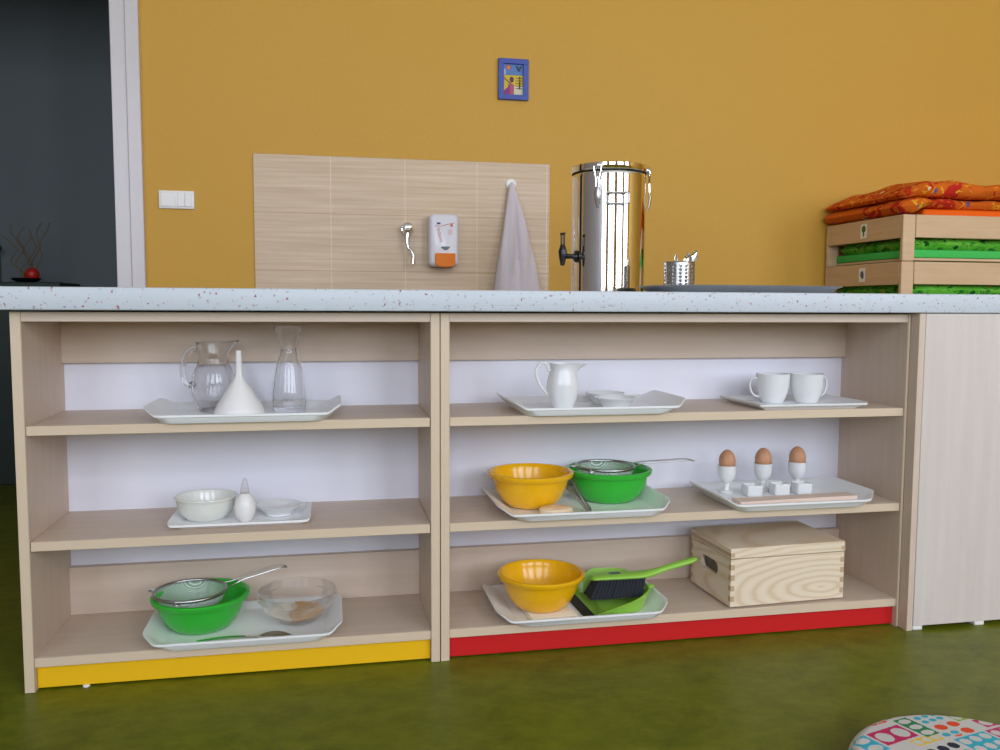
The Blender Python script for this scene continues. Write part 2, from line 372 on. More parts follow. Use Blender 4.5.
# end cabinet: side panel and a big pale front
ec = thing('end_cabinet', 'tall pale maple end cabinet front right of the red plinth shelves', 'cabinet', (1.9405, -0.03, 0))
build('side_panel', B(0.0005, 0.0165, 0.0005, 0.60, 0, HU+0.002, bev=0.0008), BEECHV, ec)
build('side_panel', B(0.70, 0.718, 0.02, 0.60, 0, HU+0.002, bev=0.0008), BEECHV, ec)
build('front_panel', B(0.0172, 0.72, 0, 0.018, 0.011, HU+0.002, bev=0.0008), MAPLE, ec)
build('back_panel', B(0.017, 0.70, 0.585, 0.60, 0.011, HU), BEECHV, ec)
for x in (0.030, 0.20, 0.6): build('plastic_foot', B(x-0.012, x+0.015, 0.001, 0.03, 0, 0.011, bev=0.002), WPLAST, ec)
# cabinets facing the wall, back to back with the open shelves
bc = thing('base_cabinet', 'plain beech cabinet row backing onto the open shelves', 'cabinet', (0.0, 0.285, 0))
build('carcass', B(0, 1.934, 0, 0.28, 0.06, HU, bev=0.001), BEECH, bc); build('plinth', B(0.01, 1.92, 0.01, 0.24, 0, 0.06), BEECH, bc)
for k in range(4):
    d = build('door', B(0.004+k*0.483, 0.479+k*0.483, 0.281, 0.298, 0.07, HU-0.005, bev=0.001), MAPLE, bc)
    build('handle', tube(bmesh.new(), [(0.40+k*0.483, 0.298, 0.62), (0.40+k*0.483, 0.32, 0.625), (0.40+k*0.483, 0.32, 0.715), (0.40+k*0.483, 0.298, 0.72)], 0.004, 8), BRUSHED, d)
# worktop
ZT = 0.8015
pts = rrect(-0.035, 0.60, 0.7575, ZT, 0.003, 3)
tag(build('worktop', prism(bmesh.new(), pts, -0.55, 2.66, YZ), COUNTER), 'long white worktop with red and grey flecks over the shelves', 'worktop')
# worktop leg panel at its far left end, out of frame
tag(build('support_panel', B(-0.54, -0.52, 0.02, 0.56, 0, 0.7575, bev=0.001), BEECHV), 'beech panel carrying the left end of the worktop', 'panel')

# ------------------------------------------------------------------ trays
def tray(label, x0, x1, y0, y1, bx0, bx1, by0, by1, z, h=0.018, raise_=0.014, cut=0.03, m=WHITEP, name='serving_tray', group='white serving trays', hraise=True):
    cx, cy = (x0+x1)/2, (y0+y1)/2
    def ring(a0, a1, b0, b1, r, zf):
        p = []
        c = [(a1, b0+r), (a1, b1-r), (a1-r, b1), (a0+r, b1), (a0, b1-r), (a0, b0+r), (a0+r, b0), (a1-r, b0)]
        c = [Vector(q) for q in c]
        for i in range(8):
            q = c[i]; d0 = c[i-1]-q; d1 = c[(i+1) % 8]-q
            a0 = q+d0.normalized()*min(0.45*d0.length, 0.014); a1 = q+d1.normalized()*min(0.45*d1.length, 0.014)
            for s in range(6):
                t = s/5; p.append(tuple(a0*(1-t)**2+q*(2*t*(1-t))+a1*t*t))
        return [Vector((x-cx, y-cy, zf(x, y))) for x, y in p]
    def rimz(off):
        def f(x, y):
            e = max(0, (abs(x-cx)-(x1-x0)/2+cut)/cut); e = min(1, e)
            return h+off+raise_*e*e*(3-2*e)
        return f
    k = lambda v: (lambda x, y: v)
    R = []
    cb = cut*0.6
    R.append(ring(bx0+0.01, bx1-0.01, by0+0.01, by1-0.01, cb, k(0)))
    R.append(ring(bx0+0.002, bx1-0.002, by0+0.002, by1-0.002, cb, k(0)))
    R.append(ring(bx0, bx1, by0, by1, cb, k(0.002)))
    R.append(ring(x0+0.003, x1-0.003, y0+0.003, y1-0.003, cut, rimz(-0.006)))
    R.append(ring(x0, x1, y0, y1, cut, rimz(-0.0045)))
    R.append(ring(x0, x1, y0, y1, cut, rimz(0)))
    R.append(ring(x0+0.005, x1-0.005, y0+0.004, y1-0.004, cut, rimz(0.0)))
    R.append(ring(bx0+0.004, bx1-0.004, by0+0.003, by1-0.003, cb, k(0.0060)))
    R.append(ring(bx0+0.008, bx1-0.008, by0+0.007, by1-0.007, cb, k(0.004)))
    bm = loft(bmesh.new(), R)
    return tag(build(name, bm, m, None, (cx, cy, z+0.0002), smooth=35), label, 'tray', group)
TF = 0.0046      # floor level inside a tray
tray('white tray carrying the glass jug, funnel and carafe, top left', 0.232, 0.622, -0.016, 0.222, 0.262, 0.592, -0.009, 0.202, S1)
tray('small white oblong tray with the milk glass bowl, middle left', 0.266, 0.555, 0.036, 0.196, 0.284, 0.540, 0.054, 0.182, S2, h=0.013, raise_=0.004, cut=0.008)
tray('white tray under the green basin and glass bowl, bottom left', 0.218, 0.620, -0.018, 0.218, 0.254, 0.588, -0.011, 0.202, S3, h=0.018)
tray('white tray under the white cream jug, top shelf', 0.985, 1.386, -0.018, 0.228, 1.012, 1.346, -0.011, 0.208, S1)
tray('square white porcelain plate under the two cups', 1.564, 1.842, 0.006, 0.215, 1.580, 1.820, 0.016, 0.195, S1, h=0.013, raise_=0.003, cut=0.004, m=PORC, name='serving_plate', group=None)
tray('white tray with yellow and green basins, middle shelf', 0.955, 1.354, -0.022, 0.245, 0.994, 1.330, -0.014, 0.228, S2)
tray('white tray under the egg cups, middle shelf', 1.478, 1.868, -0.022, 0.230, 1.508, 1.840, -0.014, 0.212, S2)
tray('white tray under the dustpan, bottom shelf right', 0.952, 1.352, -0.024, 0.225, 0.994, 1.330, -0.016, 0.208, S3)

# ------------------------------------------------------------------ top left: jug, funnel, carafe
z = S1+TF
pj = [(0, 0), (0.029, 0), (0.031, 0.003), (0.038, 0.016), (0.0450, 0.036), (0.0472, 0.056), (0.0445, 0.078), (0.0380, 0.094), (0.0325, 0.103), (0.0318, 0.112), (0.0322, 0.130), (0.0345, 0.145), (0.0352, 0.149)]
inn = [(max(r-0.0025, 0), zz+0.004) for r, zz in pj[2:-1]]
prof = pj+[(0.0350, 0.1505), (0.0338, 0.1510), (0.0328, 0.149)]+[(r, zz) for r, zz in inn[::-1] if zz < 0.147]+[(0, 0.006)]
bm = LT(prof, 56)
for v in bm.verts:                       # pull the lip out into a spout on the right
    if v.co.z > 0.128:
        a = math.atan2(v.co.y, v.co.x); s = math.exp(-(a/0.45)**2)*(v.co.z-0.128)/0.021
        v.co.x += 0.019*s; v.co.z += 0.004*s
jug = thing('glass_jug', 'round clear glass jug with a handle, left of the funnel', 'jug', (0.350, 0.160, z))
build('body', bm, GLASS, jug)
hb = spline([(-0.034, 0, 0.136), (-0.048, 0, 0.132), (-0.059, 0, 0.115), (-0.064, 0, 0.092), (-0.060, 0, 0.068), (-0.050, 0, 0.058), (-0.0425, 0, 0.060)], 6)
bm = tube(bmesh.new(), hb, 0.0062, 14); bmesh.ops.create_uvsphere(bm, u_segments=14, v_segments=8, radius=0.0075, matrix=Matrix.Translation((-0.0445, 0, 0.058)))
build('handle', bm, GLASS, jug)
fu = [(0.0520, 0.0), (0.0530, 0.001), (0.0525, 0.006), (0.0470, 0.018), (0.030, 0.046), (0.017, 0.066), (0.0095, 0.078), (0.0075, 0.088), (0.0055, 0.135), (0.0042, 0.135), (0.0058, 0.088), (0.0078, 0.077), (0.0155, 0.064), (0.0285, 0.045), (0.0455, 0.016), (0.0505, 0.005), (0.0520, 0.0)]
bm = LT(fu, 56)
fn = thing('funnel', 'white plastic funnel standing upside down on the tray', 'funnel', (0.409, 0.101, z))
build('cone', bm, WPLAST, fn)
bm = bmesh.new()
tube(bm, [(0.0012, -0.0505, 0.006), (0.001, -0.0295, 0.0455), (0.001, -0.0085, 0.080), (0.001, -0.0058, 0.130)], [0.0016, 0.0016, 0.0013, 0.001], 8)
build('rib', bm, WPLAST, fn)
pc = [(0, 0), (0.032, 0), (0.0345, 0.004), (0.036, 0.020), (0.0350, 0.042), (0.0320, 0.066), (0.0285, 0.090), (0.0240, 0.110), (0.0185, 0.126), (0.0165, 0.134), (0.0175, 0.142), (0.0225, 0.160), (0.0295, 0.182), (0.0300, 0.1845)]
prof = pc+[(0.0300, 0.1858), (0.0288, 0.1862), (0.0280, 0.1845)]+[(r-0.0022, zz) for r, zz in pc[::-1][2:-3]]+[(0.0320, 0.010), (0, 0.010)]
cf = thing('glass_carafe', 'tall clear glass carafe with flared neck, right of the funnel', 'carafe', (0.511, 0.135, z))
build('body', LT(prof, 56), GLASS, cf)
bm = bmesh.new(); tube(bm, [(0.0168*math.cos(a), 0.0168*math.sin(a), 0.134) for a in [2*PI*i/40 for i in range(40)]], 0.0011, 8, True)
build('neck_ring', bm, GLASS, cf)

# ------------------------------------------------------------------ middle left: bowl, bulb, dish
z = S2+TF
bw = [(0, 0), (0.036, 0), (0.040, 0.002), (0.051, 0.012), (0.0585, 0.027), (0.0605, 0.040), (0.0635, 0.046), (0.0655, 0.0485), (0.0650, 0.0500), (0.0620, 0.0490), (0.0585, 0.042), (0.0560, 0.028), (0.048, 0.014), (0.036, 0.006), (0, 0.0045)]
tag(build('mixing_bowl', LT(bw, 64), MILK, None, (0.333, 0.126, z)), 'white milk glass bowl on the small oblong tray', 'bowl')
bb = thing('squeeze_bulb', 'white egg shaped squeeze bulb with a clear tip', 'bulb', (0.418, 0.085, z))
build('bulb', LT([(0, 0), (0.012, 0), (0.0165, 0.006), (0.021, 0.018), (0.0224, 0.029), (0.0212, 0.041), (0.017, 0.052), (0.0115, 0.0585), (0.010, 0.0605), (0, 0.0605)], 40), WPLAST, bb)
build('tip', LT([(0, 0.0603), (0.0095, 0.0605), (0.0088, 0.068), (0.0062, 0.082), (0.0042, 0.090), (0.0028, 0.0925), (0, 0.093)], 32), CLEARP, bb)
ds = [(0, 0), (0.026, 0), (0.0285, 0.001), (0.0285, 0.004), (0.037, 0.012), (0.0480, 0.0205), (0.0500, 0.0225), (0.0480, 0.0235), (0.036, 0.0155), (0.027, 0.0085), (0, 0.0060)]
tag(build('shallow_dish', LT(ds, 56), PORC, None, (0.484, 0.134, z)), 'shallow grey white dish right of the squeeze bulb', 'dish')

# ------------------------------------------------------------------ basins and sieves
def basin(label, x, y, z, m, base=0.058, top=0.100, h=0.076, group='plastic basins'):
    p = [(0, 0), (base-0.008, 0), (base, 0.003), (base+0.014, h*0.24), (base+0.026, h*0.55), (top-0.011, h*0.86), (top-0.010, h-0.012), (top-0.004, h-0.012), (top-0.0015, h-0.009), (top, h-0.002), (top-0.002, h),
         (top-0.008, h+0.0005), (top-0.0125, h-0.004), (top-0.0135, h*0.84), (base+0.023, h*0.55), (base+0.011, h*0.25), (base-0.003, 0.006), (base-0.010, 0.003), (0, 0.003)]
    bm = LT(p, 72)
    return tag(build('basin', bm, m, None, (x, y, z)), label, 'basin', group)
basin('green plastic basin with a sieve in it, on the bottom left tray', 0.320, 0.112, S3+TF, GREENP, 0.060, 0.103, 0.074)
basin('yellow plastic basin next to the green basin, middle shelf', 1.054, 0.124, S2+TF, YELP, 0.057, 0.100, 0.080)
basin('green plastic basin beside the yellow one, middle shelf', 1.253, 0.152, S2+TF, GREENP, 0.064, 0.1035, 0.0755)
basin('yellow plastic basin beside the dustpan, bottom shelf', 1.070, 0.082, S3+0.0115, YELP, 0.057, 0.101, 0.080)
def sieve(label, c, R, hdir, hlen, rise, hooks, tilt):
    s = thing('sieve', label, 'sieve', c, 0, 'wire sieves'); s.rotation_euler = tilt
    ring = [(R*math.cos(a), R*math.sin(a), 0) for a in [2*PI*i/56 for i in range(56)]]
    bm = tube(bmesh.new(), ring, 0.0030, 10, True, flat=1.2); build('rim', bm, BRUSHED, s)
    prof = [((R-0.002)*math.cos(t), -0.052*math.sin(t)) for t in [PI/2*i/12 for i in range(13)]]
    prof[-1] = (0, -0.052)
    build('mesh_bowl', LT(prof, 56), WIRE, s)
    d = Vector((math.cos(hdir), math.sin(hdir), 0)); n = Vector((-d.y, d.x, 0)); upz = Vector((0, 0, 1))
    a = d*(R+0.001); e = d*(R+hlen)+upz*rise; g = 0.0115
    loop = [a+n*g*1.6, a+n*g+d*0.02+upz*0.004]+[a.lerp(e, t)+n*g+upz*0.004 for t in (0.3, 0.6, 0.93)]+[e+n*g*0.4+d*0.008, e-n*g*0.4+d*0.008]+[a.lerp(e, t)-n*g+upz*0.004 for t in (0.93, 0.6, 0.3)]+[a-n*g+d*0.02+upz*0.004, a-n*g*1.6]
    build('handle', tube(bmesh.new(), spline(loop, 4), 0.0014, 8), BRUSHED, s)
    for hk in hooks:
        q = Vector((math.cos(hk), math.sin(hk), 0)); nn = Vector((-q.y, q.x, 0))
        lp = [q*R+nn*0.006, q*(R+0.011)+nn*0.005-upz*0.001, q*(R+0.015)-upz*0.002, q*(R+0.011)-nn*0.005-upz*0.001, q*R-nn*0.006]
        build('hook', tube(bmesh.new(), spline(lp, 4), 0.0018, 8), BRUSHED, s)
    return s
sieve('wire sieve resting in the green basin on the bottom left tray', (0.298, 0.112, S3+TF+0.0795), 0.0745, 0.36, 0.128, 0.020, (PI*0.93, -1.75), (0, 0.0, 0))
sieve('wire sieve lying over the green basin on the middle shelf', (1.245, 0.155, S2+TF+0.0800), 0.0700, 0.02, 0.150, 0.004, (PI*0.96, -2.3), (0, 0, 0))

# ------------------------------------------------------------------ bottom left: glass bowl of grain, spoon
z = S3+TF
gb = [(0, 0), (0.036, 0), (0.041, 0.002), (0.058, 0.014), (0.073, 0.032), (0.0805, 0.048), (0.0835, 0.0500), (0.0855, 0.0515), (0.0865, 0.066), (0.0860, 0.0685), (0.0840, 0.0685), (0.0825, 0.064), (0.0805, 0.0515), (0.0770, 0.046), (0.0695, 0.032), (0.055, 0.0165), (0.038, 0.006), (0, 0.005)]
gx, gy = 0.523, 0.110
tag(build('glass_bowl', LT(gb, 72), BOWLGLASS, None, (gx, gy, z)), 'clear glass bowl of golden grain on the bottom left tray', 'bowl')
def bowl_floor(r): return 0.0085 if r < 0.036 else (0.0085+(r-0.036)*0.66 if r < 0.053 else 0.0197+(r-0.053)*1.12)
def fill(n, seed, keep, top, size):
    bm = bmesh.new(); rnd = random.Random(seed); k_ = 0
    while k_ < n:
        a = rnd.uniform(0, 2*PI); r = 0.060*math.sqrt(rnd.random()); x, y = r*math.cos(a), r*math.sin(a)
        if not keep(x, y): continue
        zf, zt = bowl_floor(r), top(x, y)
        if zf > zt: continue
        k_ += 1; zz = zf+(zt-zf)*(rnd.random()**0.5 if r < 0.045 else rnd.random())
        bmesh.ops.create_icosphere(bm, subdivisions=1, radius=1, matrix=Matrix.Translation((x, y, zz)) @ Matrix.Rotation(rnd.uniform(0, 6), 4, 'Z') @ Matrix.Rotation(rnd.uniform(-0.6, 0.6), 4, 'X') @ Matrix.Diagonal((*size, 1)))
    return bm
edge = lambda x, y: x > -0.010+0.008*math.sin(y*60)
tag(build('grain', fill(1900, 3, edge, lambda x, y: 0.0215+0.007*math.exp(-((x-0.022)**2+y*y)/0.0012), (0.0025, 0.0015, 0.0014)), GRAINM, None, (gx, gy, z)), 'golden grain heaped in the clear glass bowl', 'grain', kind='stuff')
tag(build('rice', fill(900, 8, lambda x, y: not edge(x, y), lambda x, y: 0.0225, (0.0029, 0.0014, 0.0013)), mat('pale_rice', L(246, 238, 218), 0.5), None, (gx, gy, z)), 'pale cream rice beside the golden grain in the glass bowl', 'rice', kind='stuff')
def spoon_mesh(Ls=0.19, bw=0.019):
    bm = bmesh.new(); rings = []
    n = 34
    for i in range(n+1):
        t = i/n; x = -Ls/2+Ls*t
        if t < 0.66: wd = 0.0055-0.0028*t/0.66; zc = 0.003+0.006*math.sin(PI*t/0.66)*0.8+0.004*t; cup = 0
        else:
            s = (t-0.66)/0.34; wd = max(0.0006, bw*math.sin(PI*min(1, s*0.94+0.06))**0.62) if s < 1 else 0.0006; zc = 0.0066-0.003*math.sin(PI*s)*1.1-0.002*s; cup = 0.006*math.sin(PI*s)
            wd = max(wd, 0.0027*(1-s))
        row = []
        for j in range(9): 
            q = -1+2*j/8; row.append(Vector((x, q*wd, zc+cup*(q*q))))
        rings.append(row)
    lower = [[p-Vector((0, 0, 0.0016)) for p in r[::-1]] for r in rings]
    return loft(bm, [a+b for a, b in zip(rings, lower)])
tag(build('spoon', spoon_mesh(), STEEL, None, (0.419, 0.0095, z+0.0016), (0, 0, -0.02)), 'steel spoon lying at the front of the bottom left tray', 'spoon')

# ------------------------------------------------------------------ top right shelf: creamer, small bowls, cups
z = S1+TF
cr = [(0, 0), (0.0225, 0), (0.0245, 0.002), (0.0262, 0.008), (0.0335, 0.028), (0.0368, 0.048), (0.0350, 0.066), (0.0305, 0.082), (0.0285, 0.092), (0.0300, 0.1005), (0.0315, 0.1035), (0.0300, 0.1040), (0.0270, 0.093), (0.0290, 0.080), (0.0330, 0.064), (0.0345, 0.048), (0.031, 0.028), (0.0235, 0.009), (0, 0.005)]
bm = LT(cr, 64)
for v in bm.verts:
    a = math.atan2(v.co.y, v.co.x); f = 1+0.022*abs(math.cos(4*a))*min(1, v.co.z/0.03)*(1 if v.co.z < 0.085 else 0.3)
    v.co.x *= f; v.co.y *= f
    if v.co.z > 0.078:
        s = math.exp(-(a/0.42)**2)*(max(0, v.co.z-0.078)/0.026)**1.5; v.co.x += 0.025*s; v.co.z -= 0.0035*s
cm = thing('cream_jug', 'white porcelain cream jug with a curled handle', 'jug', (1.117, 0.080, z)); build('body', bm, PORC, cm)
h = spline([(-0.029, 0, 0.090), (-0.034, 0, 0.087), (-0.0355, 0, 0.094), (-0.043, 0, 0.1045), (-0.055, 0, 0.102), (-0.0625, 0, 0.088), (-0.061, 0, 0.072), (-0.050, 0, 0.050), (-0.036, 0, 0.034), (-0.030, 0, 0.026)], 6)
build('handle', tube(bmesh.new(), h, 0.0031, 10), PORC, cm)
sb = [(0, 0), (0.027, 0), (0.0285, 0.002), (0.0335, 0.010), (0.0395, 0.019), (0.0465, 0.0245), (0.0478, 0.0262), (0.0465, 0.0272), (0.038, 0.0225), (0.0315, 0.0125), (0.026, 0.0055), (0, 0.004)]
b0 = tag(build('small_bowl', LT(sb, 48), PORC, None, (1.236, 0.060, z)), 'small white porcelain bowl nearest the front of the jug tray', 'bowl', 'small porcelain bowls')
dup(b0, 'small white porcelain bowl standing behind the front one on the jug tray', (1.245, 0.166, z))
mg = [(0, 0), (0.0255, 0), (0.0265, 0.002), (0.0285, 0.006), (0.0345, 0.020), (0.0388, 0.040), (0.0402, 0.060), (0.0405, 0.0695), (0.0395, 0.0705), (0.0380, 0.0695), (0.0368, 0.042), (0.0325, 0.020), (0.026, 0.008), (0, 0.006)]
def cup(label, x, y, rz):
    t = thing('coffee_cup', label, 'cup', (x, y, z), rz, 'white coffee cups'); build('body', LT(mg, 64), PORC, t)
    h = spline([(0.0385, 0, 0.056), (0.044, 0, 0.0600), (0.053, 0, 0.058), (0.0575, 0, 0.046), (0.055, 0, 0.030), (0.047, 0, 0.018), (0.0335, 0, 0.0135)], 6)
    build('handle', tube(bmesh.new(), h, 0.0034, 10, flat=0.8), PORC, t); return t
cup('white porcelain cup with its handle to the left', 1.664, 0.132, PI-0.12)
cup('white porcelain cup with its handle to the right', 1.7475, 0.118, 0.10)

# ------------------------------------------------------------------ middle right shelf
z = S2+TF
tag(build('wooden_disc', LT([(0, 0), (0.034, 0), (0.0380, 0.0025), (0.0380, 0.0115), (0.034, 0.0140), (0, 0.0140)], 48, sy=0.72), SOAP, None, (1.090, 0.0310, z)), 'flat pale oval disc in front of the yellow basin', 'disc')
tg = thing('tongs', 'steel tongs standing between the yellow and green basins', 'tongs', (1.1630, 0.012, z+0.006)); tg.rotation_mode = 'YXZ'; tg.rotation_euler = (0.36, -0.32, 0.15)
for s in (-1, 1):
    bm = bmesh.new(); rings = []
    for i in range(15):
        t = i/14; yy = 0.118*t; xx = s*(0.0035+0.0065*t*t); wz = 0.0085-0.0022*math.sin(PI*t)
        rings.append([(xx-0.0008, yy, -wz), (xx+0.0008, yy, -wz), (xx+0.0008, yy, wz), (xx-0.0008, yy, wz)])
    build('arm', loft(bm, rings), DULL, tg)
bm = bmesh.new(); loft(bm, [[(0.0045*math.cos(a)*k_, 0.001-0.005*math.sin(a)*k_, zz) for a in [PI*i/8 for i in range(9)] for k_ in (1,)]+[(0.0028*math.cos(a), 0.001-0.0033*math.sin(a), zz) for a in [PI*i/8 for i in range(9)][::-1]] for zz in (-0.0085, 0.0085)])
build('spring_end', bm, DULL, tg)

EC = [(0, 0), (0.0185, 0), (0.0195, 0.0015), (0.0160, 0.004), (0.0085, 0.009), (0.0065, 0.016), (0.0075, 0.024), (0.0130, 0.029), (0.0192, 0.038), (0.0220, 0.050), (0.0226, 0.066), (0.0222, 0.0690), (0.0208, 0.0688), (0.0204, 0.054), (0.0165, 0.040), (0.009, 0.033), (0, 0.032)]
egg = []
for i in range(25):
    t = PI*i/24; zz = -math.cos(t); r = math.sin(t)*(1-0.13*zz)
    egg.append((0.0206*r, 0.0255*zz))
egg[0] = (0, -0.0255); egg[-1] = (0, 0.0255)
for (x, y, w1) in ((1.566, 0.166, 'leftmost of the three'), (1.669, 0.176, 'middle one of the three'), (1.767, 0.182, 'rightmost of the three')):
    tag(build('egg_cup', LT(EC, 40), PORC, None, (x, y, z)), 'white footed porcelain egg cup, '+w1, 'egg cup', 'egg cups')
    tag(build('egg', LT(egg, 40), EGGM, None, (x, y, z+0.0825)), 'brown egg standing in the egg cup, '+w1, 'egg', 'brown eggs')
def sq_dish():
    def rr(a, zz): return [Vector((x, y, zz)) for x, y in rrect(-a, a, -a*0.92, a*0.92, 0.005, 3)]
    return loft(bmesh.new(), [rr(0.0190, 0), rr(0.0198, 0.001), rr(0.0208, 0.026), rr(0.0204, 0.0272), rr(0.0188, 0.0270), rr(0.0175, 0.004)])
for (x, y, w1) in ((1.614, 0.126, 'leftmost'), (1.688, 0.128, 'middle'), (1.748, 0.127, 'rightmost')):
    tag(build('square_dish', sq_dish(), PORC, None, (x, y, z)), 'tiny square white dish in front of the egg cups, '+w1+' of three', 'dish', 'tiny square dishes')
tag(build('wooden_bar', B(-0.155, 0.155, -0.021, 0.021, 0, 0.0145, bev=0.0012), BAMBOO, None, (1.676, 0.0330, z), (0, 0, 0.05)), 'flat wooden bar lying at the front of the egg cup tray', 'bar')

# ------------------------------------------------------------------ bottom right shelf: cloth, dustpan, brush, box
z = S3+TF
bm = bmesh.new()
for k_, (sx, sy) in enumerate(((0.056, 0.054), (0.053, 0.052))):
    box(bm, -sx, sx, -sy, sy, 0.0002+0.0033*k_, 0.0032+0.0033*k_, bev=0.0016, seg=2)
tag(build('folded_cloth', bm, CLOTH, None, (1.082, 0.058, z), (0, 0, 0.03)), 'folded cream cloth under the yellow basin beside the dustpan', 'cloth')
# dustpan: mouth on the left, rounded walls rising to the right
dp = thing('dustpan', 'lime green dustpan with a black rubber lip', 'dustpan', (1.165, -0.004, z), 0.03); dp.scale = (0.93, 1, 1)
out = [(0.0, 0.0), (0.06, -0.001), (0.118, 0.006), (0.156, 0.030), (0.176, 0.062), (0.180, 0.098), (0.172, 0.132), (0.150, 0.160), (0.110, 0.178), (0.05, 0.181), (0.0, 0.178)]
op = [(p.x, p.y) for p in spline([(x, y, 0) for x, y in out], 5)]
def hz(x, y=0):
    far = max(0, min(1, (y-0.10)/0.06)); t = max(0, min(1, x/0.07))
    return 0.004+0.036*min(1, max(0, x/0.15))**0.9*(1-far)+far*0.052*t*t*(3-2*t)
def off(p, d): 
    c = Vector((0.06, 0.089)); v = Vector(p)-c; l = v.length; return c+v*((l-d)/l)
bm = bmesh.new(); n = len(op)
Ro = [bm.verts.new((x, y, 0.0004+0.002*0)) for x, y in [off(p, 0.012) for p in op]]
Rt = [bm.verts.new((x, y, hz(x, y))) for x, y in op]
Rl = [bm.verts.new((*off(p, -0.004), hz(p[0], p[1])-0.001)) for p in op]
Rti = [bm.verts.new((*off(p, 0.0025), hz(p[0], p[1]))) for p in op]
Ri = [bm.verts.new((*off(p, 0.0145), 0.003)) for p in op]
for a, b in ((Ro, Rt), (Rt, Rl), (Rl, Rti), (Rti, Ri)):
    for i in range(n-1): bm.faces.new((a[i], a[i+1], b[i+1], b[i]))
bm.faces.new(Ro); bm.faces.new(Ri[::-1])
for i in (0, n-1):
    bm.faces.new([Ro[i], Rt[i], Rti[i], Ri[i]]); bm.faces.new([Rt[i], Rl[i], Rti[i]])
bm.faces.new([Ro[0], Ri[0], Ri[-1], Ro[-1]])
build('pan', bm, LIME, dp)
build('rubber_lip', B(-0.014, 0.014, 0.004, 0.174, 0.0003, 0.0034, bev=0.001), BLACKR, dp)
build('handle', tube(bmesh.new(), [(0.172, 0.094, 0.030), (0.182, 0.094, 0.031), (0.196, 0.094, 0.032), (0.202, 0.094, 0.032)], [0.010, 0.012, 0.011, 0.006], 14, flat=0.5), LIME, dp)
# hand brush on top of the dustpan
hb = thing('hand_brush', 'lime green hand brush with dark bristles, lying on the dustpan', 'brush', (1.268, 0.082, S3+0.054), 0.02)
rings = []
for t, hw, zc, th in ((-0.078, 0.006, 0.0145, 0.004), (-0.072, 0.015, 0.0155, 0.0055), (-0.050, 0.019, 0.0165, 0.0065), (0.0, 0.021, 0.0165, 0.0075), (0.045, 0.020, 0.0165, 0.008), (0.066, 0.015, 0.018, 0.0085), (0.082, 0.011, 0.021, 0.008), (0.110, 0.0105, 0.0285, 0.0075), (0.145, 0.0115, 0.0365, 0.0075), (0.170, 0.0115, 0.042, 0.007), (0.182, 0.008, 0.0450, 0.0055), (0.187, 0.003, 0.0460, 0.003)):
    rings.append([Vector((t, hw*math.cos(a), zc+th*math.sin(a))) for a in [2*PI*i/20 for i in range(20)]])
sm = [spline([r[j] for r in rings], 4) for j in range(20)]
build('handle', loft(bmesh.new(), [[sm[j][i] for j in range(20)] for i in range(len(sm[0]))]), LIME, hb)
bm = bmesh.new(); rnd = random.Random(5)
for ix in range(15):
    for iy in range(5):
        x0 = -0.062+0.110*ix/14; y0 = -0.015+0.030*iy/4
        x1 = x0*1.0-0.022+0.010*ix/14; y1 = y0*1.5
        lean = rnd.uniform(-0.0008, 0.0008)
        rr = [[Vector((x0+(x1-x0)*t+lean*t+r*math.cos(a), y0+(y1-y0)*t+r*math.sin(a), 0.0135-0.0415*t)) for a in [2*PI*i/7 for i in range(7)]] for t, r in ((0, 0.0036), (0.5, 0.0046), (1, 0.0050))]
        loft(bm, rr)
build('bristles', bm, BRIST, hb)
build('label_sticker', B(-0.034, -0.008, -0.007, 0.007, 0.0236, 0.0242, bev=0.0001), GREYP, hb)

# pine box with finger joints, a lid and oval hand holes
Wb, Db, Hb, tb = 0.300, 0.198, 0.112, 0.010
bx = thing('wooden_box', 'lidded pale pine box with finger joints and hand hole', 'box', (1.5040, 0.0080, S3), 0.048)
for sx in (0.02, Wb-0.02):
    for sy in (0.02, Db-0.02): build('foot', LT([(0, 0), (0.009, 0), (0.009, 0.005), (0, 0.005)], 16), BLACKR, bx, (sx, sy, 0.0002))
zb = 0.005; nf = 9; fh = Hb/nf
def fing(side, k_): return (k_ % 2 == 0) == side
def front(y0):
    bm = B(tb, Wb-tb, y0, y0+tb, zb, zb+Hb)
    for k_ in range(nf):
        if k_ % 2 == 0:
            for a, b in ((0, tb), (Wb-tb, Wb)): box(bm, a, b, y0, y0+tb, zb+k_*fh, zb+(k_+1)*fh-0.0002)
    return bm
build('front_panel', front(0), PINE, bx); build('back_panel', front(Db-tb), PINE, bx)
hole = rrect(Db/2-0.038, Db/2+0.048, zb+0.056, zb+0.088, 0.0155, 5)
def side(x0):
    bm = bmesh.new(); outer = [(tb, zb), (Db-tb, zb), (Db-tb, zb+Hb), (tb, zb+Hb)]
    vs = [[bm.verts.new((x0, a, b)) for a, b in pl] for pl in (outer, hole)]
    es = [bm.edges.new((p[i], p[(i+1) % len(p)])) for p in vs for i in range(len(p))]
    r = bmesh.ops.triangle_fill(bm, edges=es, use_beauty=True); fs = [f for f in r['geom'] if isinstance(f, bmesh.types.BMFace)]
    ex = bmesh.ops.extrude_face_region(bm, geom=fs)
    for v in ex['geom']:
        if isinstance(v, bmesh.types.BMVert): v.co.x += tb
    return bm
def side_fingers(x0, a, b):
    bm = bmesh.new()
    for k_ in range(nf):
        if k_ % 2 == 1:
            box(bm, x0+0.0001, x0+tb-0.0001, a, b, zb+k_*fh, zb+(k_+1)*fh-0.0002)
    return bm
for x0 in (0, Wb-tb):
    sp_ = build('side_panel', side(x0), PINE, bx, smooth=20); [build('finger_joint', side_fingers(x0, a, b), PINEEND, sp_) for a, b in ((-0.0006, tb), (Db-tb, Db+0.0006))]
build('bottom_panel', B(tb, Wb-tb, tb, Db-tb, zb, zb+0.006), PINE, bx)
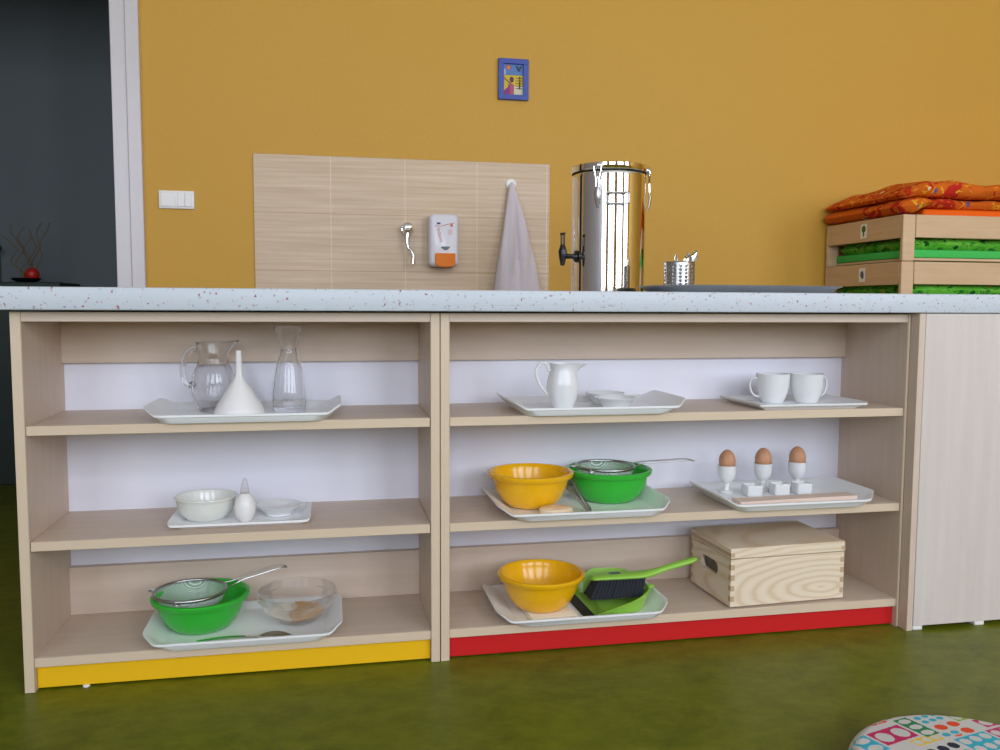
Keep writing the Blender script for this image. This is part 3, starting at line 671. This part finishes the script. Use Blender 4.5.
lid = build('lid', B(-0.001, Wb+0.001, -0.001, Db+0.001, zb+Hb+0.0015, zb+Hb+0.0260, bev=0.0012), PINE, bx)
for x0 in (-0.0013, Wb-tb+0.0013): build('finger_joint', B(x0, x0+tb, -0.0017, Db+0.0017, zb+Hb+0.006, zb+Hb+0.015), PINEEND, lid)

# ------------------------------------------------------------------ on the worktop: urn, steel tray, cutlery basket
ux, uy, uR = 1.3425, 0.450, 0.099
un = thing('drinks_urn', 'tall polished steel drinks urn with black spigot', 'urn', (ux, uy, ZT))
uh = 0.319
build('body', LT([(0, 0), (uR-0.003, 0), (uR, 0.003), (uR, 0.006), (uR, 0.012), (uR, uh-0.016), (uR, uh-0.009), (uR, uh-0.006), (uR-0.002, uh), (0, uh)], 96), STEEL, un)
build('gasket', LT([(0, uh), (uR-0.001, uh), (uR+0.0015, uh+0.002), (uR-0.001, uh+0.004), (0, uh+0.004)], 72), BLACKR, un)
build('lid', LT([(0, uh+0.004), (uR+0.001, uh+0.004), (uR+0.0022, uh+0.006), (uR+0.0016, uh+0.021), (uR-0.003, uh+0.0235), (uR-0.01, uh+0.024), (uR-0.014, uh+0.020), (0, uh+0.020)], 96), STEEL, un)
cdir = math.atan2(-1.7813-uy, 0.6007-ux)
def at_ang(a, r, zz): return Vector((r*math.cos(a), r*math.sin(a), zz))
def latch(a):
    q = Vector((math.cos(a), math.sin(a), 0)); nn = Vector((-q.y, q.x, 0)); u_ = Vector((0, 0, 1))
    lt = build('latch', tube(bmesh.new(), [q*(uR+0.004)+u_*(uh-0.095), q*(uR+0.009)+u_*(uh-0.080), q*(uR+0.012)+u_*(uh-0.060), q*(uR+0.009)+u_*(uh-0.042)], [0.004, 0.007, 0.008, 0.005], 12, flat=0.5, upv=q), BRUSHED, un)
    lp = [q*(uR+0.009)+nn*0.004+u_*(uh-0.046), q*(uR+0.008)+nn*0.005+u_*(uh-0.02), q*(uR+0.009)+nn*0.010+u_*(uh+0.008), q*(uR+0.009)+u_*(uh+0.020), q*(uR+0.009)-nn*0.010+u_*(uh+0.008), q*(uR+0.008)-nn*0.005+u_*(uh-0.02), q*(uR+0.009)-nn*0.004+u_*(uh-0.046)]
    build('wire_loop', tube(bmesh.new(), spline(lp, 5), 0.0022, 8), CHROME, lt)
    bm = bmesh.new(); bmesh.ops.create_uvsphere(bm, u_segments=16, v_segments=10, radius=0.0085, matrix=Matrix.Translation(q*(uR+0.005)+u_*(uh+0.012)))
    build('catch', bm, CHROME, lt)
for a in (cdir-0.28, cdir+1.62, cdir+3.4): latch(a)
ha = cdir+0.20; q = Vector((math.cos(ha), math.sin(ha), 0)); nn = Vector((-q.y, q.x, 0)); u_ = Vector((0, 0, 1))
lp = []
for s, zz in ((1, 0), (1, -0.028), (-1, -0.028), (-1, 0)): lp.append(q*(uR+0.012)+nn*0.030*s+u_*(uh-0.058+zz))
pp = []
for i in range(4):
    a_, b_, c_ = lp[i-1], lp[i], lp[(i+1) % 4]
    for t in (0.82, 0.94): pp.append(a_.lerp(b_, t))
    for t in (0.06, 0.18): pp.append(b_.lerp(c_, t))
hd = build('carry_handle', tube(bmesh.new(), pp, 0.0023, 10, True), BRUSHED, un)
for s in (1, -1): build('bracket', tube(bmesh.new(), [q*(uR-0.002)*0.985+nn*0.022*s+u_*(uh-0.058), q*(uR+0.012)+nn*0.022*s+u_*(uh-0.058)], 0.004, 10), CHROME, hd)
# spigot on the left
sa = math.atan2(-0.30, -1.0); q = Vector((math.cos(sa), math.sin(sa), 0)); nn = Vector((-q.y, q.x, 0)); zs = 0.100
sg = build('spigot', tube(bmesh.new(), [q*(uR-0.003)+u_*zs, q*(uR+0.004)+u_*zs, q*(uR+0.005)+u_*zs, q*(uR+0.012)+u_*zs, q*(uR+0.026)+u_*zs, q*(uR+0.040)+u_*zs], [0.016, 0.016, 0.009, 0.0065, 0.0065, 0.008], 16), BLACKP, un)
pb = q*(uR+0.046)
build('valve', tube(bmesh.new(), [pb+u_*(zs-0.025), pb+u_*(zs-0.022), pb+u_*(zs-0.004), pb+u_*(zs+0.012), pb+u_*(zs+0.022), pb+u_*(zs+0.030)], [0.0055, 0.006, 0.0095, 0.012, 0.0085, 0.006], 16), BLACKP, sg)
bm = tube(bmesh.new(), [pb+nn*0.0065+u_*(zs+0.026), pb+nn*0.0065+u_*(zs+0.058)], 0.0025, 8); tube(bm, [pb-nn*0.0065+u_*(zs+0.026), pb-nn*0.0065+u_*(zs+0.058)], 0.0025, 8)
tube(bm, [pb-nn*0.009+u_*(zs+0.058), pb+nn*0.009+u_*(zs+0.058)], 0.0035, 8)
build('tap_lever', bm, BLACKP, sg)
# flared steel tray
sx0, sx1 = 1.350, 1.842
tcx, tcy = (sx0+sx1)/2, 0.19
def tr(d, zz): return [Vector((x-tcx, y-tcy, zz)) for x, y in rrect(sx0+d, sx1-d, tcy-0.135+d, tcy+0.135-d, max(0.01, 0.10-d), 8)]
bm = loft(bmesh.new(), [tr(0.034, 0), tr(0.030, 0.0005), tr(0.012, 0.013), tr(0.001, 0.0165), tr(0, 0.018), tr(0.003, 0.0185), tr(0.013, 0.0145), tr(0.031, 0.002)])
tag(build('steel_tray', bm, BRUSHED, None, (tcx, tcy, ZT+0.0003)), 'wide stainless steel tray on the worktop right of the urn', 'tray')
# perforated cutlery basket
bkx, bky, br, bh = 1.462, 0.245, 0.0385, 0.076
bk = thing('cutlery_basket', 'perforated steel cutlery basket with spoons beside the urn', 'basket', (bkx, bky, ZT+0.0026))
bm = bmesh.new(); na, nz_ = 96, 34
grid = [[bm.verts.new((br*math.cos(2*PI*i/na), br*math.sin(2*PI*i/na), bh*j/nz_)) for i in range(na)] for j in range(nz_+1)]
for j in range(nz_):
    for i in range(na):
        blk = (i // 3) % 4
        if 2 <= j < nz_-3 and blk in (0, 2) and i % 3 in (0, 1) and j % 4 in (0, 1) : continue
        bm.faces.new((grid[j][i], grid[j][(i+1) % na], grid[j+1][(i+1) % na], grid[j+1][i]))
bm.faces.new(grid[0][::-1])
w_ = build('wall', bm, BRUSHED, bk, smooth=50); sm_ = w_.modifiers.new('thickness', 'SOLIDIFY'); sm_.thickness = 0.0009
ring = [(br*math.cos(2*PI*i/48), br*math.sin(2*PI*i/48), bh) for i in range(48)]
build('rim', tube(bmesh.new(), ring, 0.0014, 8, True), BRUSHED, bk)
for (dx, dy, tilt, rz, lab) in ((0.002, 0.008, (0.16, 0.05), 0.5, 'steel spoon leaning in the cutlery basket, its end lowest of three'), (0.012, -0.004, (-0.05, 0.22), 1.2, 'steel spoon in the middle of the cutlery basket'), (0.016, 0.004, (0.02, 0.40), 0.2, 'steel spoon leaning furthest right in the cutlery basket')):
    Lr = {0.16: 0.098, -0.05: 0.098, 0.02: 0.112}[tilt[0]]
    o = build('spoon', spoon_mesh(Lr, 0.0095), STEEL)
    dirv = Vector((math.sin(tilt[1]), math.sin(tilt[0]), 1)).normalized()
    o.rotation_euler = (Matrix.Rotation(0, 3, 'Z') @ dirv.to_track_quat('X', 'Y').to_matrix()).to_euler()
    o.location = Vector((bkx+dx-0.012, bky+dy, ZT+0.006))+dirv*(Lr/2)
    tag(o, lab, 'spoon', 'spoons in the cutlery basket')

# ------------------------------------------------------------------ on the back wall
tag(build('tile_backsplash', B(0, 1.0125, -0.008, 0, -0.576, 0.192, bev=0.001), TILE, None, (0.357, YW-0.0002, 1.078)), 'beige wood look tile splashback on the yellow wall', 'tiles')
YT = YW-0.0085
# light switch: one wide rocker, two narrow
sw = thing('light_switch', 'white triple light switch on the yellow wall', 'switch', (0.0585, YW-0.0003, 1.082))
build('cover_plate', B(0, 0.110, -0.009, 0, 0, 0.058, bev=0.002, seg=2), WPLAST, sw)
for a, b in ((0.007, 0.051), (0.059, 0.0805), (0.0815, 0.103)): build('rocker', B(a, b, -0.0125, -0.0085, 0.007, 0.051, bev=0.001), WPLAST, sw)
# framed picture
pf = thing('framed_picture', 'small picture in a blue frame high on the wall', 'picture', (1.1824, YW-0.0005, 1.486))
pw, ph, bd, bz = 0.1065, 0.139, 0.0185, 0.0175
bm = bmesh.new(); box(bm, 0, pw, -0.014, 0, 0, bz, bev=0.001); box(bm, 0, pw, -0.014, 0, ph-bz, ph, bev=0.001)
box(bm, 0, bd, -0.014, 0, bz, ph-bz); box(bm, pw-bd, pw, -0.014, 0, bz, ph-bz)
build('frame', bm, mat('blue_frame_paint', L(44, 70, 160), 0.45), pf)
def painted(name, xs_, zs_, fn_, parent, loc, y=0.0):
    bm = bmesh.new(); lay = bm.loops.layers.float_color.new('print')
    vs = [[bm.verts.new((x, y, zz)) for x in xs_] for zz in zs_]
    for j in range(len(zs_)-1):
        for i in range(len(xs_)-1):
            f = bm.faces.new((vs[j][i], vs[j][i+1], vs[j+1][i+1], vs[j+1][i])); c = fn_((xs_[i]+xs_[i+1])/2, (zs_[j]+zs_[j+1])/2)
            for lp_ in f.loops: lp_[lay] = c
    ex = bmesh.ops.extrude_face_region(bm, geom=bm.faces[:])
    for v in ex['geom']:
        if isinstance(v, bmesh.types.BMVert): v.co.y += 0.002
    return build(name, bm, VC, parent, loc, smooth=0)
def picture(x, zz):
    u, v = x/0.0695, zz/0.104
    if v > 0.655:
        if (u-0.26)**2/0.013+(v-0.90)**2/0.006 < 1: return L(206, 84, 60) if (u-0.26)**2+(v-0.9)**2 > 0.003 else L(228, 150, 60)
        if abs(abs(u-0.78)-(v-0.79)*0.75) < 0.055 and 0.77 < v < 0.95: return L(58, 60, 78)
        if u < 0.1 and v < 0.85: return L(186, 190, 204)
        return L(92, 128, 184)
    if v > 0.645: return L(70, 100, 120)
    if (u-0.42)**2/0.012+(v-0.50)**2/0.010 < 1 or abs((u-0.05)*0.55-(0.54-v)) < 0.025 and u < 0.4: return L(96, 60, 76)
    if u > 0.62:
        for k_ in range(5):
            if abs(v-(0.55-k_*0.085)) < 0.012 or (u-0.83)**2+(v-(0.57-k_*0.085))**2*1.3 < 0.0022: return L(66, 62, 40)
    if v < 0.30 and u < 0.34 and v < 0.12+u*0.6: return L(150, 58, 120)
    if 0.24 < u < 0.54 and v < 0.36: return L(172, 90, 118)
    if u > 0.56 and v < 0.28: return L(208, 206, 176)
    return L(212, 184, 52)
painted('print', [0.0695*i/56 for i in range(57)], [0.104*i/84 for i in range(85)], picture, pf, (bd, -0.005, bz))
# wall tap
tp = thing('wall_tap', 'chrome wall tap with a drooping lever on the tiles', 'tap', (0.8630, YT, 1.030)); tp.scale = (1.18, 1.15, 1.16)
bm = bmesh.new(); bmesh.ops.create_cone(bm, cap_ends=True, segments=40, radius1=0.021, radius2=0.017, depth=0.010, matrix=Matrix.Translation((0, -0.0052, 0)) @ Matrix.Rotation(PI/2, 4, 'X'))
build('rosette', bm, CHROME, tp)
build('valve_body', tube(bmesh.new(), [(0, -0.008, 0), (0, -0.030, 0.001), (0, -0.043, 0.002), (0, -0.052, 0.003), (0, -0.056, 0.003)], [0.012, 0.013, 0.0165, 0.014, 0.006], 20), CHROME, tp)
sp2 = spline([(0.0, -0.040, -0.010), (-0.003, -0.042, -0.034), (0.000, -0.046, -0.054), (0.008, -0.050, -0.064), (0.014, -0.052, -0.078), (0.013, -0.053, -0.096), (0.012, -0.053, -0.104)], 5)
build('lever', tube(bmesh.new(), sp2, [0.009-0.0045*min(1, i/12)+0.003*max(0, (i-16)/14) for i in range(len(sp2))], 14), CHROME, tp)
# soap dispenser
sd = thing('soap_dispenser', 'white wall soap dispenser with an orange push bar', 'dispenser', (0.9330, YT, 0.903))
def sring(d, y_): return [Vector((x, y_, zz)) for x, zz in rrect(d, 0.101-d, d, 0.178-d, 0.016, 5)]
build('body', loft(bmesh.new(), [sring(0.004, 0), sring(0.0, -0.006), sring(0.0, -0.060), sring(0.003, -0.070), sring(0.010, -0.076)]), mat('white_dispenser_plastic', L(226, 226, 232), 0.25), sd)
bm = prism(bmesh.new(), [(0.019, 0.006), (0.019, 0.044), (0.087, 0.044), (0.087, 0.006), (0.078, 0.001), (0.053, -0.003), (0.028, 0.001)], 0.070, 0.086, XZ)
bmesh.ops.bevel(bm, geom=bm.edges[:], offset=0.002, segments=2, affect='EDGES'); build('push_bar', bm, ORANGEP, sd)
build('level_window', prism(bmesh.new(), [(0.038, 0.064), (0.042, 0.067), (0.066, 0.067), (0.070, 0.064), (0.060, 0.056), (0.054, 0.054), (0.048, 0.056)], 0.0755, 0.0785, XZ), GREYP, sd)
build('logo_mark', B(0.025, 0.037, -0.0775, -0.0755, 0.141, 0.147), NAVY, sd)
bm = tube(bmesh.new(), spline([(0.017, -0.0768, 0.136), (0.036, -0.0768, 0.135), (0.060, -0.0768, 0.141), (0.087, -0.0768, 0.147)], 6), 0.0009, 6); build('printed_line', bm, ORPRINT, sd)
bm = bmesh.new()
for k_, (a, b) in enumerate(((0.031, 0.124), (0.033, 0.111), (0.035, 0.099), (0.039, 0.087))):
    tube(bm, [(a+0.0038*math.cos(t), -0.0768, b+0.0045*math.sin(t)) for t in [2*PI*i/14 for i in range(14)]], 0.0008, 6, True)
build('printed_icons', bm, ORPRINT, sd)
build('printed_flame', prism(bmesh.new(), [(0.073, 0.134), (0.070, 0.139), (0.074, 0.146), (0.076, 0.142), (0.079, 0.141), (0.080, 0.136), (0.077, 0.133)], 0.0755, 0.0772, XZ), ORPRINT, sd)
build('printed_panel', B(0.062, 0.078, -0.0768, -0.0755, 0.107, 0.125), PEACHPRINT, sd)
# towel hook and towel
hk = thing('towel_hook', 'small round white hook holding the towel', 'hook', (1.2285, YT, 1.196))
bm = bmesh.new(); bmesh.ops.create_cone(bm, cap_ends=True, segments=32, radius1=0.020, radius2=0.017, depth=0.006, matrix=Matrix.Translation((0, -0.0032, 0)) @ Matrix.Rotation(PI/2, 4, 'X'))
build('base', bm, WPLAST, hk)
build('peg', tube(bmesh.new(), spline([(0, -0.005, -0.004), (0, -0.018, -0.008), (0, -0.026, -0.004), (0, -0.028, 0.004)], 4), 0.0045, 12), WPLAST, hk)
tw = thing('hand_towel', 'pale lilac grey towel hanging from the white hook', 'towel', (1.2285, YT, 1.196))
bm = bmesh.new(); rings = []
NP = 64
for i in range(40):
    t = i/39; zz = -0.006-0.50*t
    wl_ = 0.010+0.055*(min(t/0.78, 1))**0.85; wr_ = 0.008+0.110*(min(t/0.78, 1))**0.95
    cy_ = -0.020-0.010*t; dth = 0.010+0.016*min(1, t*2.0)
    row = []
    for j in range(NP):
        a = 2*PI*j/NP; c_, s_ = math.cos(a), math.sin(a)
        x = (wr_ if c_ > 0 else wl_)*(abs(c_)**0.8)*(1 if c_ > 0 else -1)
        fold = 0
        if s_ < 0:
            xc = 0.004+0.026*t
            fold = 0.020*min(1, t*3)*math.exp(-((x-xc)/0.006)**2)-0.004*math.sin(x*150+1.0)*min(1, t*2)
        y = cy_+dth*(abs(s_)**0.7)*(1 if s_ > 0 else -1)*(1.0 if s_ < 0 else 0.5)+fold
        row.append(Vector((x+0.003*math.sin(t*7), min(y, -0.002), zz)))
    rings.append(row)
build('cloth', loft(bm, rings), TOWELM, tw, smooth=70)
build('hanging_loop', tube(bmesh.new(), spline([(0.002, -0.024, -0.012), (0.006, -0.026, -0.002), (0.0, -0.022, 0.003), (-0.006, -0.026, -0.002), (-0.002, -0.024, -0.012)], 4), 0.0014, 6), TOWELM, tw)

# ------------------------------------------------------------------ stacked cots by the wall
X0, YB0, YB1, PT, LX = 2.473, 0.742, 1.188, 0.1540, 1.30
DPc = YB1-YB0
def cot(label, z0, bedding):
    c = thing('cot', label, 'cot', (X0, YB0, z0), 0, 'stacked cots')
    for px in (-0.0185, LX-0.0275):
        for py in (0, DPc-0.014): build('post', B(px, px+0.046, py, py+0.014, 0.0005, PT-0.0010, bev=0.002), COTW, c)
    for py in (0.004, DPc-0.022): build('long_rail', B(0.0280, LX-0.0280, py-0.006, py+0.018, 0.078, PT+0.004 if False else PT-0.0012, bev=0.0015), COTW, c)
    for px in (-0.0185, LX+0.0005): build('end_rail', B(px, px+0.018, 0.0146, DPc-0.0146, 0.077, PT-0.0012, bev=0.0015), COTW, c)
    build('slat_base', B(0.02, LX-0.02, 0.02, DPc-0.02, 0.004, 0.012), COTW, c)
    if bedding:
        build('mattress', B(0.016, LX-0.016, 0.016, DPc-0.016, 0.0125, 0.040, bev=0.006, seg=2), FOAMG, c)
    return c
names = ['topmost wooden cot of the stack, green tree sticker on its rail', 'second wooden cot from the top of the stack, blue grey sticker', 'third wooden cot from the top, below worktop level', 'fourth wooden cot from the top, below worktop level',
         'fifth wooden cot from the top, below worktop level', 'sixth wooden cot from the top, below worktop level', 'lowest wooden cot of the stack, standing on the floor']
MOT = [mat('green_tree_print', L(60, 120, 40), 0.6), mat('blue_grey_print', L(84, 96, 130), 0.6)]
def lumpy(x0, x1, y0, y1, z0, z1, seed, amp=0.006, nx=60, ny=24, edge=0.03):
    rnd = random.Random(seed); ph = [rnd.uniform(0, 6) for _ in range(8)]
    bm = bmesh.new(); top = []; bot = []
    for j in range(ny+1):
        rt_, rb_ = [], []
        for i in range(nx+1):
            x = x0+(x1-x0)*i/nx; y = y0+(y1-y0)*j/ny
            e = min(1, min(x-x0, x1-x, y-y0, y1-y)/edge); s = math.sqrt(max(0, 1-(1-e)**2))
            k_ = amp*(math.sin(x*23+ph[0])*math.sin(y*31+ph[1])+0.6*math.sin(x*51+y*40+ph[2])+0.5*math.sin(y*77-x*20+ph[3]))
            zm = (z0+z1)/2
            rt_.append(bm.verts.new((x, y, zm+(z1-zm)*s+k_*s))); rb_.append(bm.verts.new((x, y, zm+(z0-zm)*s)))
        top.append(rt_); bot.append(rb_)
    for j in range(ny):
        for i in range(nx):
            bm.faces.new((top[j][i], top[j][i+1], top[j+1][i+1], top[j+1][i])); bm.faces.new((bot[j][i], bot[j+1][i], bot[j+1][i+1], bot[j][i+1]))
    bmesh.ops.remove_doubles(bm, verts=bm.verts, dist=0.00005)
    return bm
for k_ in range(7):
    z0 = PT*(6-k_); c = cot(names[k_], z0, k_ < 2)
    if k_ < 2:
        st = build('sticker', B(-0.0193, -0.0187, 0.195, 0.231, 0.090, 0.140), WPLAST, c)
        if k_ == 0:
            bm = tube(bmesh.new(), [(-0.0196, 0.2125, 0.122), (-0.0191, 0.2125, 0.122)], 0.0120, 16); box(bm, -0.0196, -0.0191, 0.2090, 0.2160, 0.096, 0.114)
        else: bm = prism(bmesh.new(), [(0.203, 0.104), (0.203, 0.120), (0.212, 0.131), (0.222, 0.124), (0.222, 0.112), (0.212, 0.100)], -0.0196, -0.0191, YZ)
        build('motif', bm, MOT[k_], st)
        tag(build('blanket', lumpy(X0+0.014, X0+LX-0.014, YB0+0.026, YB1-0.026, z0+0.0402, z0+0.080, 11+k_, 0.004), LEAFM), ['green patterned bedding tucked inside the topmost cot', 'green patterned bedding tucked inside the second cot'][k_], 'bedding', 'green cot bedding')
ZQ = PT*7
tag(build('foam_mattress', B(X0+0.072, X0+LX-0.03, YB0+0.024, YB1-0.024, ZQ-0.066, ZQ+0.022, bev=0.01, seg=3), CORK), 'plain orange mattress under the orange quilt', 'mattress')
# quilt: folded once, the upper flap bulging, the roll of the fold at the left end
def quilt():
    bm = bmesh.new(); nx, ny = 110, 46
    x0, x1, y0, y1 = X0-0.040, X0+1.24, YB0-0.010, YB1-0.004
    def layer(za, zb, dx, seed, amp):
        rnd = random.Random(seed); ph = [rnd.uniform(0, 6) for _ in range(8)]
        top, bot = [], []
        for j in range(ny+1):
            a_, b_ = [], []
            for i in range(nx+1):
                x = x0+dx+(x1-x0-dx)*i/nx; y = y0+(y1-y0)*j/ny; u_ = i/nx; v_ = j/ny
                if dx == 0: y = y + 0.028*max(0, 1-abs(v_)*3)*min(1, max(0, (u_-0.08)*9))
                e = min(1, min(i/nx*1.28/0.05, (1-i/nx)*1.28/0.05, j/ny*0.4/0.035, (1-j/ny)*0.4/0.035)); s = math.sqrt(max(0, 1-(1-e)**2))
                k1 = math.sin(x*13+ph[0])*math.sin(y*17+ph[1]); k2 = math.sin(x*37+y*21+ph[2]); k3 = math.sin(x*70-y*33+ph[3])
                t_ = zb(u_, v_); b0_ = za(u_, v_); zm = (t_+b0_)/2
                yy = y-0.010*math.sin(x*16+ph[4])*max(0, 1-v_*4)+0.006*math.sin(x*43+ph[5])*max(0, 1-v_*4)
                a_.append(bm.verts.new((x, yy, zm+(t_-zm)*s+amp*(k1+0.45*k2+0.3*k3)*s))); b_.append(bm.verts.new((x, yy, zm+(b0_-zm)*s+amp*0.5*k2*s*0)))
            top.append(a_); bot.append(b_)
        for j in range(ny):
            for i in range(nx):
                bm.faces.new((top[j][i], top[j][i+1], top[j+1][i+1], top[j+1][i])); bm.faces.new((bot[j][i], bot[j+1][i], bot[j+1][i+1], bot[j][i+1]))
    ss = lambda t: max(0, min(1, t))**2*(3-2*max(0, min(1, t)))
    lift = lambda u_, v_: ZQ+0.001+0.022*ss((u_-0.04)/0.04)
    layer(lift, lambda u_, v_: ZQ+0.044+0.012*ss(u_/0.06), 0.0, 2, 0.0035)
    layer(lambda u_, v_: ZQ+0.047+0.012*ss(u_/0.06), lambda u_, v_: ZQ+0.076+0.040*ss(u_/0.09)-0.014*ss((u_-0.16)/0.12), 0.006, 9, 0.0045)
    bmesh.ops.remove_doubles(bm, verts=bm.verts, dist=0.00005)
    return bm
tag(build('quilt', quilt(), QUILTM, smooth=60), 'orange printed quilt folded on top of the cot stack', 'quilt')

# ------------------------------------------------------------------ floor cushion with an oval dot print
rq = random.Random(12)
cx_, cy_, cR = 1.584, -0.692, 0.198
WHT = L(204, 204, 200); MAG = L(196, 32, 96); GRN = L(20, 128, 78); CYA = L(44, 172, 196); YEL = L(232, 196, 52); ORA = L(226, 72, 22); PNK = L(222, 128, 178); LIM = L(142, 172, 36); NVY = L(24, 32, 54)
ux_, uy_ = Vector((0.968, 0.250)), Vector((0.20, -0.98))   # long and short directions of the print
tiles = []
def T_(u, v, w_, h_, bgc, fgc, nu, nv): tiles.append((u, v, w_, h_, bgc, fgc, nu, nv))
# u to the right, v towards the viewer, metres from the cushion centre
T_(-0.100, -0.163, 0.070, 0.042, MAG, WHT, 2, 1); T_(-0.139, -0.163, 0.034, 0.050, CYA, WHT, 1, 2)
T_(-0.024, -0.176, 0.030, 0.064, GRN, WHT, 1, 3); T_(-0.060, -0.116, 0.056, 0.020, YEL, WHT, 3, 1)
T_(0.012, -0.196, 0.040, 0.018, PNK, WHT, 3, 1); T_(0.012, -0.172, 0.052, 0.030, WHT, CYA, 3, 2)
T_(0.000, -0.112, 0.040, 0.016, WHT, CYA, 2, 1); T_(0.012, -0.138, 0.058, 0.050, WHT, ORA, 2, 2)
T_(0.052, -0.200, 0.040, 0.036, NVY, WHT, 1, 1); T_(0.072, -0.154, 0.050, 0.026, LIM, WHT, 2, 1)
T_(0.098, -0.190, 0.030, 0.026, ORA, WHT, 1, 1); T_(0.096, -0.122, 0.030, 0.028, MAG, WHT, 1, 1); T_(-0.160, -0.118, 0.028, 0.030, GRN, WHT, 1, 1)
T_(-0.064, -0.196, 0.030, 0.018, ORA, WHT, 1, 1); T_(-0.030, -0.198, 0.022, 0.016, WHT, NVY, 1, 1)
for cu_, du_ in ((-0.262, 0.038), (-0.222, 0.038), (-0.182, 0.038), (0.130, 0.040), (0.175, 0.040)):
    v = -0.21
    while v < -0.09:
        T_(cu_, v, du_-0.005, 0.034, rq.choice((MAG, GRN, CYA, YEL, ORA, LIM)), WHT, 1, 1); v += 0.039
for cv_ in (-0.238, -0.219):
    u = -0.13
    while u < 0.13: T_(u, cv_, 0.040, 0.015, rq.choice((MAG, GRN, CYA, YEL, ORA, LIM, NVY)), WHT, 2, 1); u += 0.046
v = -0.088
while v < 0.22:
    u = -0.22; hgt = rq.choice((0.030, 0.040, 0.050))
    while u < 0.22:
        wd_ = rq.choice((0.030, 0.045, 0.060, 0.070)); c1 = rq.choice((MAG, GRN, CYA, YEL, ORA, PNK, LIM, NVY)); inv = rq.random() < 0.3
        T_(u, v, wd_, hgt, WHT if inv else c1, c1 if inv else WHT, max(1, round(wd_/0.025)), max(1, round(hgt/0.028))); u += wd_+0.005
    v += hgt+0.005
def dots(x, y):
    p = Vector((x, y)); u = p.dot(ux_); v = -(p.dot(Vector((-ux_.y, ux_.x)))); u = (u-0.0293)/1.05; v = (v-0.0111)/1.05
    for (a, b, w2, h2, bgc, fgc, nu, nv) in tiles:
        if a <= u <= a+w2 and b <= v <= b+h2:
            fu_ = ((u-a)/w2*nu) % 1-0.5; fv_ = ((v-b)/h2*nv) % 1-0.5
            return fgc if (fu_/0.39)**2+(fv_/0.36)**2 < 1 else bgc
    return WHT
cprof = [(0.0, 0.0), (0.175, 0.0), (0.190, 0.006), (0.1975, 0.018), (0.200, 0.030), (0.1990, 0.036), (0.1975, 0.042), (0.1945, 0.048), (0.190, 0.053), (0.187, 0.0548), (0.184, 0.0562), (0.180, 0.0575)]
cprof = cprof[:1]+[(0.175*i/3, 0) for i in (1, 2)]+cprof[1:]+[(0.180*(1-i/130), 0.0575+0.006*math.sin(PI/2*i/130)) for i in range(1, 131)]
bm = LT(cprof, 640)
lay = bm.loops.layers.float_color.new('print')
for f in bm.faces:
    c_ = f.calc_center_median(); r_ = math.hypot(c_.x, c_.y)
    k_ = 1+max(0, 0.055-c_.z)*1.2/max(r_, 0.05) if c_.z < 0.055 else 1
    col_ = dots(c_.x*k_, c_.y*k_)
    for lp_ in f.loops: lp_[lay] = col_
tag(build('floor_cushion', bm, VC, None, (cx_, cy_, 0.0005), smooth=60), 'round white floor cushion with coloured oval dot print', 'cushion')

# ------------------------------------------------------------------ in the hall: plinth with a twig arrangement
pl = tag(build('plinth_stand', B(-0.86, -0.52, 2.15, 2.45, 0, 0.862, bev=0.004), HALLBASE), 'dark stand in the hall carrying the twig arrangement', 'stand')
tv = thing('twig_arrangement', 'curly twigs with a red ball, dim in the hall', 'decoration', (-0.70, 2.30, 0.8625))
build('bowl', LT([(0, 0), (0.035, 0), (0.055, 0.012), (0.060, 0.020), (0.054, 0.020), (0.034, 0.006), (0, 0.005)], 32), BLACKP, tv)
bm = bmesh.new(); bmesh.ops.create_uvsphere(bm, u_segments=28, v_segments=16, radius=0.030, matrix=Matrix.Translation((0.028, -0.01, 0.036))); build('ball', bm, REDBALL, tv)
rt2 = random.Random(21)
for k_ in range(7):
    a = -0.07+0.16*k_/6; p = [Vector((0.0+a*0.15, 0.01, 0.012))]; hgt = rt2.uniform(0.17, 0.27)
    for s in range(1, 8): p.append(Vector((a*(0.3+0.7*s/7)+0.016*math.sin(s*1.5+k_*1.7), 0.01+0.02*math.cos(s*1.3+k_), 0.012+hgt*s/7)))
    build('twig', tube(bmesh.new(), spline(p, 4), 0.0022, 6), TWIG, tv)
